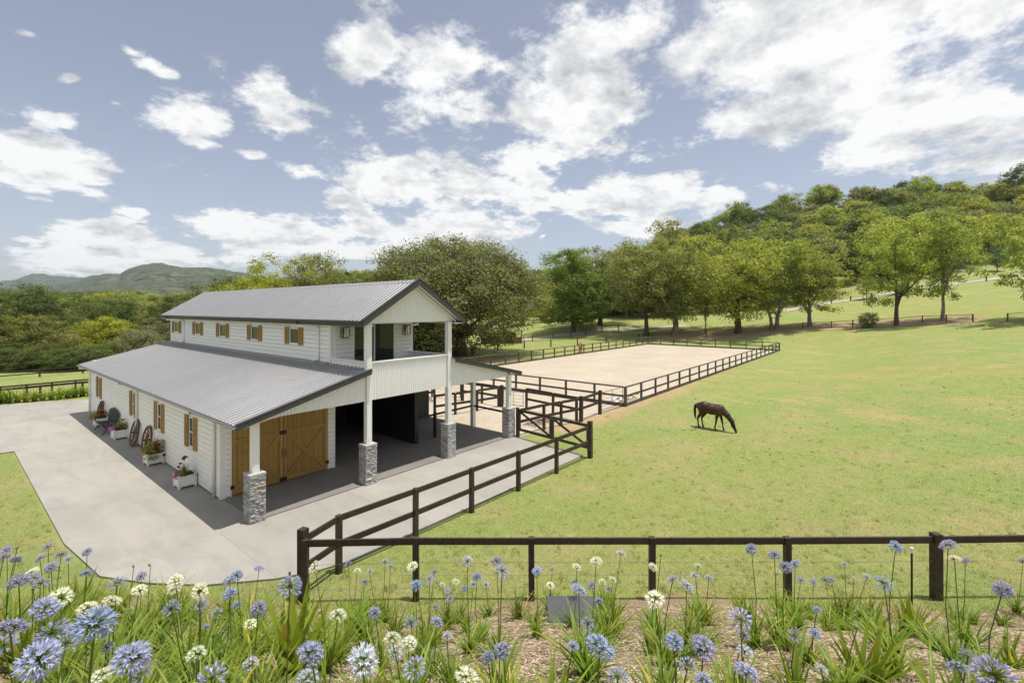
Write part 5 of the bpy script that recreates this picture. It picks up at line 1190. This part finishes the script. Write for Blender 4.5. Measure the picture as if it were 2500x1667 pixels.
# ---------------------------------------------------------------- planted bank
def bed_edge(r): return 9.9 + .25 * np.sin(r * .55) + .12 * np.sin(r * 1.7 + 1)
def bed():
    rr = np.linspace(-17, 17, 240); tt = np.linspace(0, 1, 160); Rr, T = np.meshgrid(rr, tt); e = bed_edge(Rr) + .12; Dd = e + (.8 - e) * T
    X = Dd * CT + Rr * ST; Y = Dd * ST - Rr * CT; Z = hgt_arr(X, Y) + .012 + .05 * np.minimum(1, T * 12) + (fbm(X * 3.1, Y * 3.1, 40) - .5) * .06 * np.minimum(1, T * 12)
    V = np.stack([X, Y, Z], -1).reshape(-1, 3); nr, nc = X.shape; idx = np.arange(nr * nc).reshape(nr, nc); f = np.stack([idx[:-1, :-1], idx[:-1, 1:], idx[1:, 1:], idx[1:, :-1]], -1).reshape(-1, 4)[:, ::-1]
    tag(place('garden_bed', make_mesh('garden_bed', V, f, M['mulch'], True)), kind='structure')
    # straw and bark slivers lying on it
    g = np.random.default_rng(6); n = 60000; d = 3.0 + 6.9 * g.random(n) ** 1.25; r = (g.random(n) * 2 - 1) * 1.18 * d
    ok = d < bed_edge(r); d, r = d[ok], r[ok]; n = len(d); x = d * CT + r * ST; y = d * ST - r * CT; z = hgt_arr(x, y) + .066 + g.random(n) * .012
    a = g.random(n) * 6.283; l = g.uniform(.012, .05, n); w = g.uniform(.0025, .007, n); tz = g.normal(size=n) * .25
    t = np.stack([np.cos(a) * l, np.sin(a) * l, tz * l], 1); b = np.stack([-np.sin(a) * w, np.cos(a) * w, g.normal(size=n) * .3 * w], 1); P = np.stack([x, y, z], 1)
    # slope of the bank tilts them too
    t[:, 2] += -.5 * (np.cos(a) * CT + np.sin(a) * ST) * l * (d < 9.0)
    V = np.stack([P - t - b, P + t - b, P + t + b, P - t + b], 1).reshape(-1, 3)
    tag(place('mulch_chips', make_mesh('mulch_chips', V, np.arange(4 * n).reshape(-1, 4), L['straw'])), 'loose straw and bark chips covering the flower bed', 'mulch', kind='stuff')
bed()
def lawn():
    g = np.random.default_rng(8); n = 300000; i = g.random(n) ** 1.15; d = 1 / (1 / 9.6 + (1 / 70 - 1 / 9.6) * i); r = (g.random(n) * 2 - 1) * 1.12 * d
    x = d * CT + r * ST; y = d * ST - r * CT
    drive = ((x > 2.05) & (y > 10.3) & (x < 17.7) & (y < 47) & ~((y < 17) & (x < 6.7) & (np.hypot(x - 9.5, y - 17.6) > 7.55))) | ((y > 30 - .055 * (x - 2.2)) & (x < 3) & (y < 47)) | ((x > 17.5) & (y > 13.3)) | (d < bed_edge(r) + .1) | ((x > 17) & (x < 28.2) & (y > 13.6))
    ok = ~drive; x, y, d = x[ok], y[ok], d[ok]; n = len(x); z = hgt_arr(x, y); k = np.clip(d / 11, 1, 2.6)
    h = g.uniform(.012, .034, n) * k ** .55; w = g.uniform(.004, .008, n) * k; a = g.random(n) * 6.283; ln = g.normal(size=(n, 2)) * 1.3
    P = np.stack([x, y, z - .004], 1); b = np.stack([np.cos(a) * w, np.sin(a) * w, 0 * w], 1); tip = P + np.stack([ln[:, 0] * h, ln[:, 1] * h, h], 1)
    # coarser tufts standing out of the mown sward
    m = 1000; sel = g.choice(n, m, p=(1 / d) / (1 / d).sum()); q = 9; ci = np.repeat(sel, q); a2 = g.random(m * q) * 6.283; hh = g.uniform(.05, .11, m * q); ww = g.uniform(.006, .011, m * q) * np.clip(d[ci] / 14, 1, 2.2)
    P2 = np.stack([x[ci] + g.normal(size=m * q) * .05, y[ci] + g.normal(size=m * q) * .05, z[ci] - .004], 1); b2 = np.stack([np.cos(a2) * ww, np.sin(a2) * ww, 0 * ww], 1); t2 = P2 + np.stack([g.normal(size=m * q) * hh * .6, g.normal(size=m * q) * hh * .6, hh], 1)
    P = np.concatenate([P, P2]); b = np.concatenate([b, b2]); tip = np.concatenate([tip, t2]); n = len(P)
    V = np.stack([P - b, P + b, tip], 1).reshape(-1, 3)
    tag(place('grass', make_mesh('grass', V, np.arange(3 * n).reshape(-1, 3), L['blade'])), 'short mown grass of the paddock and lawn', 'grass', kind='stuff')
lawn()
# ---------------------------------------------------------------- agapanthus
def head_mesh(seed, petal, n=62, diam=.155, droop=.0, openness=1.0):
    q = random.Random(seed); mb = MB(); R0 = diam / 2
    for i in range(n):
        zz = 1 - (i + .5) / n * 1.62; a = i * 2.39996 + q.uniform(-.2, .2); s = math.sqrt(max(0, 1 - zz * zz)); d = Vector((s * math.cos(a), s * math.sin(a), zz + q.uniform(-.08, .08))).normalized()
        L1 = R0 * q.uniform(.46, .60); L2 = R0 * q.uniform(.84, 1.10); o = d.orthogonal().normalized(); p = d.cross(o)
        mb.cur = 1; c = d * L1; w = .0018; mb.add([o * w, -o * w, c - o * w, c + o * w], [(0, 1, 2, 3)]); mb.add([p * w, -p * w, c - p * w, c + p * w], [(0, 1, 2, 3)])
        mb.cur = 0; fl = R0 * .23 * openness * q.uniform(.8, 1.15); k0 = q.uniform(0, 1)
        tipd = (d + Vector((0, 0, -.15 + .25 * q.random()))).normalized()
        for k in range(6):
            an = (k + k0) * math.pi / 3; e = o * math.cos(an) + p * math.sin(an); e2 = -o * math.sin(an) + p * math.cos(an)
            tip = tipd * L2 + e * fl; m = c.lerp(tipd * L2, .55) + e * fl * .45; wd = R0 * .062; mb.add([c, m - e2 * wd, tip, m + e2 * wd], [(0, 1, 2, 3)])
    me = make_mesh('flower_head', mb.v, mb.f, [petal, L['stem']], False, mb.fm); return me
HEADS = {'b': [head_mesh(i, L['petal_blue'], n=44 + 6 * (i % 3)) for i in range(5)] + [head_mesh(30 + i, L['petal_blue'], n=26 + 6 * i, openness=.6) for i in range(3)], 'w': [head_mesh(10 + i, L['petal_white'], n=34 + 6 * i) for i in range(4)], 'p': [head_mesh(20 + i, L['petal_pale'], n=24 + 6 * i) for i in range(4)]}
def bud_mesh():
    mb = lathe([(.004, 0), (.016, .02), (.018, .04), (.010, .062), (.0, .075)], (0, 0, 0), 8); return make_mesh('flower_bud', mb.v, mb.f, L['bud'], True)
HEADS['g'] = [bud_mesh()]
def clump_mesh(seed, n, l, w, up, droop, m):
    q = random.Random(seed); mb = MB(); leafy(mb, (0, 0, 0), n, l, w, q, up, droop, 5); return make_mesh('leaves', mb.v, mb.f, m, True)
CLUMPS = [clump_mesh(i, 36 + 6 * (i % 4), .52 + .05 * (i % 3), .030, 1.05, .55, L['strap']) for i in range(7)]
FLAX = [clump_mesh(50 + i, 26, 1.1, .105, 1.22, .10, L['flax']) for i in range(3)]
def stem(parent, a, b, rng):
    a, b = Vector(a), Vector(b); m = (a + b) / 2 + Vector((rng.uniform(-.04, .04), rng.uniform(-.04, .04), 0)); return MB().tube([a, m, b], [.006, .0052, .0045], 5, False).build('flower_stem', L['stem'], parent, True)
# flower heads read off the photograph: (x, y, diameter) in a crop, colour
def crop(x0, y0, k, items): return [(x0 + x / k, y0 + y / k, dm / k, c) for (x, y, dm, c) in items]
HL = crop(0, 1250, 2.94, [(50, 268, 72, 'b'), (25, 325, 85, 'b'), (120, 270, 26, 'g'), (115, 340, 98, 'b'), (345, 250, 92, 'b'), (285, 330, 74, 'b'), (440, 305, 112, 'b'), (490, 338, 74, 'b'), (365, 395, 132, 'b'), (625, 285, 104, 'b'), (225, 435, 140, 'w'), (135, 495, 150, 'b'), (230, 478, 112, 'b'), (290, 512, 112, 'b'), (620, 440, 110, 'b'),
    (435, 615, 165, 'w'), (630, 690, 145, 'w'), (800, 640, 135, 'w'), (325, 690, 225, 'b'), (70, 830, 330, 'b'), (370, 870, 270, 'b'), (475, 940, 220, 'b'), (680, 800, 300, 'b'), (280, 1060, 300, 'b'), (20, 960, 200, 'b'), (1000, 560, 115, 'w'), (1260, 500, 125, 'w'), (1250, 555, 100, 'w'), (1435, 570, 150, 'w'), (1015, 460, 82, 'b'), (960, 395, 28, 'g'), (1080, 385, 30, 'g'),
    (840, 510, 122, 'b'), (1230, 690, 140, 'b'), (1445, 665, 108, 'b'), (1700, 455, 98, 'b'), (1650, 495, 118, 'b'), (1650, 580, 108, 'b'), (1860, 400, 76, 'b'), (1610, 500, 60, 'p'), (1555, 725, 82, 'b'), (1700, 665, 74, 'b'), (1855, 690, 130, 'b'), (2080, 535, 195, 'b'), (2260, 395, 102, 'w'), (1800, 800, 92, 'w'), (1480, 825, 66, 'b'), (765, 970, 92, 'b'), (945, 1050, 280, 'b'), (1010, 1170, 190, 'b'), (730, 1180, 165, 'w'), (1410, 1020, 150, 'w'), (1520, 1190, 240, 'b'), (1800, 1090, 130, 'p'), (2230, 1010, 222, 'b'), (2210, 1195, 170, 'p')])
HL += crop(600, 1250, 2.94, [(735, 370, 82, 'b'), (1000, 355, 84, 'p'), (1040, 390, 64, 'b'), (800, 425, 64, 'w'), (890, 425, 62, 'p'), (850, 500, 54, 'b'), (1195, 390, 88, 'w'), (1590, 350, 92, 'p'), (1355, 430, 74, 'b'), (1320, 480, 82, 'b'), (1225, 525, 92, 'b'), (1410, 520, 44, 'w'), (1445, 565, 54, 'b'), (1505, 500, 62, 'w'), (1660, 465, 84, 'b'), (1635, 520, 72, 'p'), (1570, 545, 54, 'b'), (1725, 520, 54, 'p'), (1800, 350, 98, 'b'), (1840, 420, 142, 'b'), (1465, 620, 68, 'b'), (1360, 680, 78, 'b'), (925, 720, 98, 'b'), (660, 745, 145, 'w'), (1185, 790, 124, 'b'), (1370, 790, 108, 'b'), (1445, 890, 78, 'p'), (1050, 910, 142, 'w'), (1170, 945, 150, 'w'), (1075, 1005, 122, 'p'), (840, 1070, 270, 'p'), (1215, 1115, 185, 'b'), (1840, 990, 132, 'b'), (1740, 1045, 110, 'b'), (1590, 1190, 200, 'w'), (2090, 420, 84, 'b'), (2200, 410, 38, 'b'), (2185, 525, 64, 'w')])
HL += crop(1200, 1250, 2.94, [(610, 395, 78, 'w'), (750, 355, 98, 'w'), (930, 300, 84, 'p'), (625, 560, 122, 'b'), (600, 500, 70, 'b'), (720, 525, 84, 'b'), (795, 500, 64, 'w'), (870, 485, 68, 'w'), (840, 550, 54, 'p'), (770, 640, 84, 'b'), (690, 800, 112, 'b'), (1160, 395, 76, 'w'), (1215, 320, 24, 'g'), (1480, 390, 68, 'w'), (1300, 485, 112, 'b'), (1400, 530, 112, 'p'), (1460, 455, 72, 'p'), (1560, 475, 78, 'p'), (1170, 625, 150, 'w'), (1865, 265, 98, 'b'), (2030, 305, 98, 'b'), (2110, 395, 102, 'b'), (2180, 370, 84, 'b'), (2220, 490, 74, 'b'), (2310, 500, 58, 'b'), (585, 960, 98, 'b'), (780, 970, 240, 'b'), (1310, 930, 140, 'b'), (1520, 970, 210, 'b'), (1410, 1100, 160, 'b'), (905, 1180, 172, 'b'), (1790, 770, 192, 'b'), (1810, 880, 112, 'b'), (1820, 1000, 132, 'p'), (1830, 1140, 172, 'b'), (1520, 1210, 132, 'b'), (2180, 880, 112, 'b'), (2320, 870, 84, 'b')])
HL += crop(1800, 1250, 3.36, [(1300, 285, 112, 'b'), (1200, 582, 152, 'b'), (880, 430, 60, 'p'), (955, 545, 44, 'p'), (1060, 530, 74, 'p'), (720, 556, 74, 'b'), (770, 556, 60, 'b'), (655, 800, 58, 'b'), (1730, 270, 142, 'b'), (1780, 385, 112, 'w'), (1870, 398, 92, 'b'), (2180, 635, 168, 'b'), (2345, 400, 62, 'b'), (1890, 1180, 152, 'b'), (1810, 1270, 172, 'b'), (2110, 1335, 330, 'b'), (690, 1290, 92, 'p'), (980, 965, 36, 'g'), (2185, 1035, 30, 'g')])
def solve_head(u, v, dS, c):
    """how far away the head stands: from its size, kept to a believable stem height"""
    D = (.172 if c != 'g' else .05) * FPX / dS; D = min(max(D, 1.95), 9.3); k = (u - CXP) / FPX
    dd = np.arange(1.5, 9.5, .05); x, y = xy(k * dd, dd); h = EYE - (v - HZP) / FPX * dd - hgt_arr(x, y)
    pen = np.abs(np.log(dd / D)) * 1.6 + np.maximum(0, .62 - h) * 3 + np.maximum(0, h - 1.15) * 3
    return float(dd[int(np.argmin(pen))])
ags = random.Random(9); plants = []
for (u, v, dS, c) in HL:
    D = solve_head(u, v, dS, c); P = pt(u, v, D); sc = dS * D / FPX / .172 if c != 'g' else 1.0
    sc = min(max(sc, .55), .98) if c != 'g' else 1.0
    hit = None
    for q in plants:
        if math.hypot(q['b'][0] - P.x, q['b'][1] - P.y) < .22 and len(q['h']) < 4: hit = q; break
    if hit is None:
        bx, by = P.x + ags.uniform(-.10, .10), P.y + ags.uniform(-.10, .10); hit = {'b': (bx, by), 'h': []}; plants.append(hit)
    hit['h'].append((P, sc, c))
FXY = [gp(u, v) for u, v in ((712, 1665), (2108, 1690), (2215, 1565), (185, 1515))]
for q in plants:                                                       # keep the big strap plants clear
    for f in FXY:
        dx, dy = q['b'][0] - f.x, q['b'][1] - f.y; l = math.hypot(dx, dy)
        if l < .42: q['b'] = (f.x + dx / (l + .01) * .42, f.y + dy / (l + .01) * .42)
# leaf clumps without flowers fill the gaps
for k in range(1200):
    if len(plants) > 200: break
    d = ags.uniform(2.6, 9.5); r = ags.uniform(-1.12, 1.12) * d; x, y = xy(r, d)
    u = CXP + FPX * r / d; gap = .58 if u > 900 else .29
    if all(math.hypot(x - q['b'][0], y - q['b'][1]) > gap for q in plants) and not (abs(u - 1400) < 70 and 7.6 < d) and all(math.hypot(x - f.x, y - f.y) > .5 for f in FXY): plants.append({'b': (x, y), 'h': []})
ROWS = [(0, 4.2, 'nearest the camera'), (4.2, 7.0, 'in mid-bed'), (7.0, 20, 'by the rail fence')]
WORD = ['no', 'one', 'two', 'three', 'four', 'five']
cnt = {}
for q in plants: q['d'] = rd(*q['b'])[1]; q['u'] = CXP + FPX * rd(*q['b'])[0] / q['d']
plants = [q for q in plants if -330 < q['u'] < 2830]
for q in sorted(plants, key=lambda q: q['u']):
    row = next(n for a, b, n in ROWS if a <= q['d'] < b)
    cs = [c for _, _, c in q['h']]; nb = sum(c in 'bp' for c in cs); nw = cs.count('w'); ng = cs.count('g')
    what = ' and '.join(x for x in ((WORD[nb] + ' blue' if nb else ''), (WORD[nw] + ' white' if nw else '')) if x)
    desc = ('agapanthus with %s head%s' % (what, 's' if nb + nw > 1 else '')) if what else ('agapanthus in bud' if ng else 'flowerless agapanthus leaf clump')
    key = (desc, row); cnt[key] = cnt.get(key, 0) + 1
    lab = '%s %s, %s such from left' % (desc, row, ordinal(cnt[key]))
    x, y = q['b']; z = hgt(x, y) + .05; t = thing('agapanthus', (x, y, z), lab, 'flower', 'agapanthus planted on the bank')
    s = ags.uniform(.7, 1.12) * (1.22 if q['u'] < 900 else 1.0) * (1.0 if q['d'] > 3 else .9)
    place('leaves', ags.choice(CLUMPS), t, (x, y, z), (0, 0, ags.uniform(0, 6.28)), (s, s, s * ags.uniform(.85, 1.1)))
    for (P, sc, c) in q['h']:
        stem(t, (x + ags.uniform(-.03, .03), y + ags.uniform(-.03, .03), z), P - Vector((0, 0, .0)), ags)
        place('flower_head' if c != 'g' else 'flower_bud', ags.choice(HEADS[c]), t, P, (ags.uniform(-.55, .55), ags.uniform(-.55, .55), ags.uniform(0, 6.28)), (sc * ags.uniform(.95, 1.12), sc * ags.uniform(.95, 1.12), sc * ags.uniform(.60, .95)))
# big strap-leaved plants
for i, (u, v, s, lab, up) in enumerate([(712, 1665, .98, 'large broad-leaved strap plant in front of the corner fence post', 0), (2108, 1690, .62, 'large strap plant with browned leaf tips at the bottom right', 1), (2215, 1565, .74, 'broad-leaved strap plant between the steel picket and the browned one', 2), (185, 1515, .80, 'broad yellow-green strap plant among the flowers at left', 0), (60, 1660, .8, 'broad-leaved strap plant in the bottom left corner', 1)]):
    p = gp(u, v); t = thing('strap_lily', p, lab, 'plant'); place('leaves', FLAX[(1, 2, 0, 1, 2)[i]], t, p, (0, 0, i * 1.3 + .4), (s, s, s))
# slate slab, picket with white cap, garden tap
p = gp(1400, 1530); a = Vector((ST, -CT, 0)); b = Vector((CT, ST, 0)); q0 = p + Vector((0, 0, .07)); w, hh = .85, .52
S4 = [q0 - a * w / 2, q0 + a * w / 2, q0 + a * w / 2 + b * .36 + Vector((0, 0, .22)), q0 - a * w / 2 + b * .36 + Vector((0, 0, .22))]; nrm = (S4[1] - S4[0]).cross(S4[3] - S4[0]).normalized() * .03
o = MB().add(S4 + [x + nrm for x in S4], [(0, 3, 2, 1), (4, 5, 6, 7), (0, 1, 5, 4), (1, 2, 6, 5), (2, 3, 7, 6), (3, 0, 4, 7)]).build('slate_slab', M['slate']); tag(o, 'grey rectangular slate slab tilted on the mulch among the flowers', 'slab')
p = gp(2226, 1492); t = thing('steel_picket', p, 'thin dark steel picket with a white cap in front of the garden fence', 'picket')
MB().bar(p - Vector((0, 0, .2)), p + Vector((0, 0, 1.22)), .035, .012, (1, 0, 0)).bar(p - Vector((0, 0, .2)), p + Vector((0, 0, 1.22)), .012, .035, (1, 0, 0)).build('stake', M['iron'], t); MB().tube([p + Vector((0, 0, 1.20)), p + Vector((0, 0, 1.31))], .028, 8).build('cap', M['white_trim'], t)
p = Vector((4.72, 9.93, 0)); t = thing('garden_tap', p, 'small brass tap on a short pipe left of the corner fence post', 'tap'); MB().tube([p, p + Vector((0, 0, .62)), p + Vector((-.02, -.05, .66)), p + Vector((-.05, -.1, .60))], .014, 6).build('pipe', M['rust'], t); MB().tube([p + Vector((0, 0, .66)), p + Vector((0, 0, .74))], .022, 6).build('handle', M['rust'], t)
# strappy border beyond the drive, left of the barn
bs = random.Random(15)
for i in range(24):
    x, y = i * .40 - 2.2, 45.75 - .02 * i + bs.uniform(-.3, .3)
    if x > 2.6: y = min(y, 45.6 - (x - 2.6) * .12)
    t = thing('border_lily', (x, y, 0), '%s strappy green clump from the left in the border across the drive' % ordinal(i + 1), 'plant', 'strappy border plants across the drive')
    s = bs.uniform(1.6, 2.6); place('leaves', bs.choice(CLUMPS), t, (x, y, .01), (0, 0, bs.uniform(0, 6)), (s, s, s))

# ---------------------------------------------------------------- air
def haze():
    m = bpy.data.materials.new('haze'); m.use_nodes = True; t = m.node_tree; t.nodes.clear(); g = NT(t)
    v = g.n('ShaderNodeVolumePrincipled'); v.inputs['Color'].default_value = (.72, .84, 1.0, 1); v.inputs['Density'].default_value = .00007; v.inputs['Anisotropy'].default_value = .2
    o = g.n('ShaderNodeOutputMaterial'); g.put(o.inputs['Volume'], v.outputs[0])
    mb = MB().box(-14500, 14500, -14500, 14500, -8, 330); ob = mb.build('haze', m); tag(ob, 'thin pale haze filling the valley air', 'haze', kind='stuff')
haze()
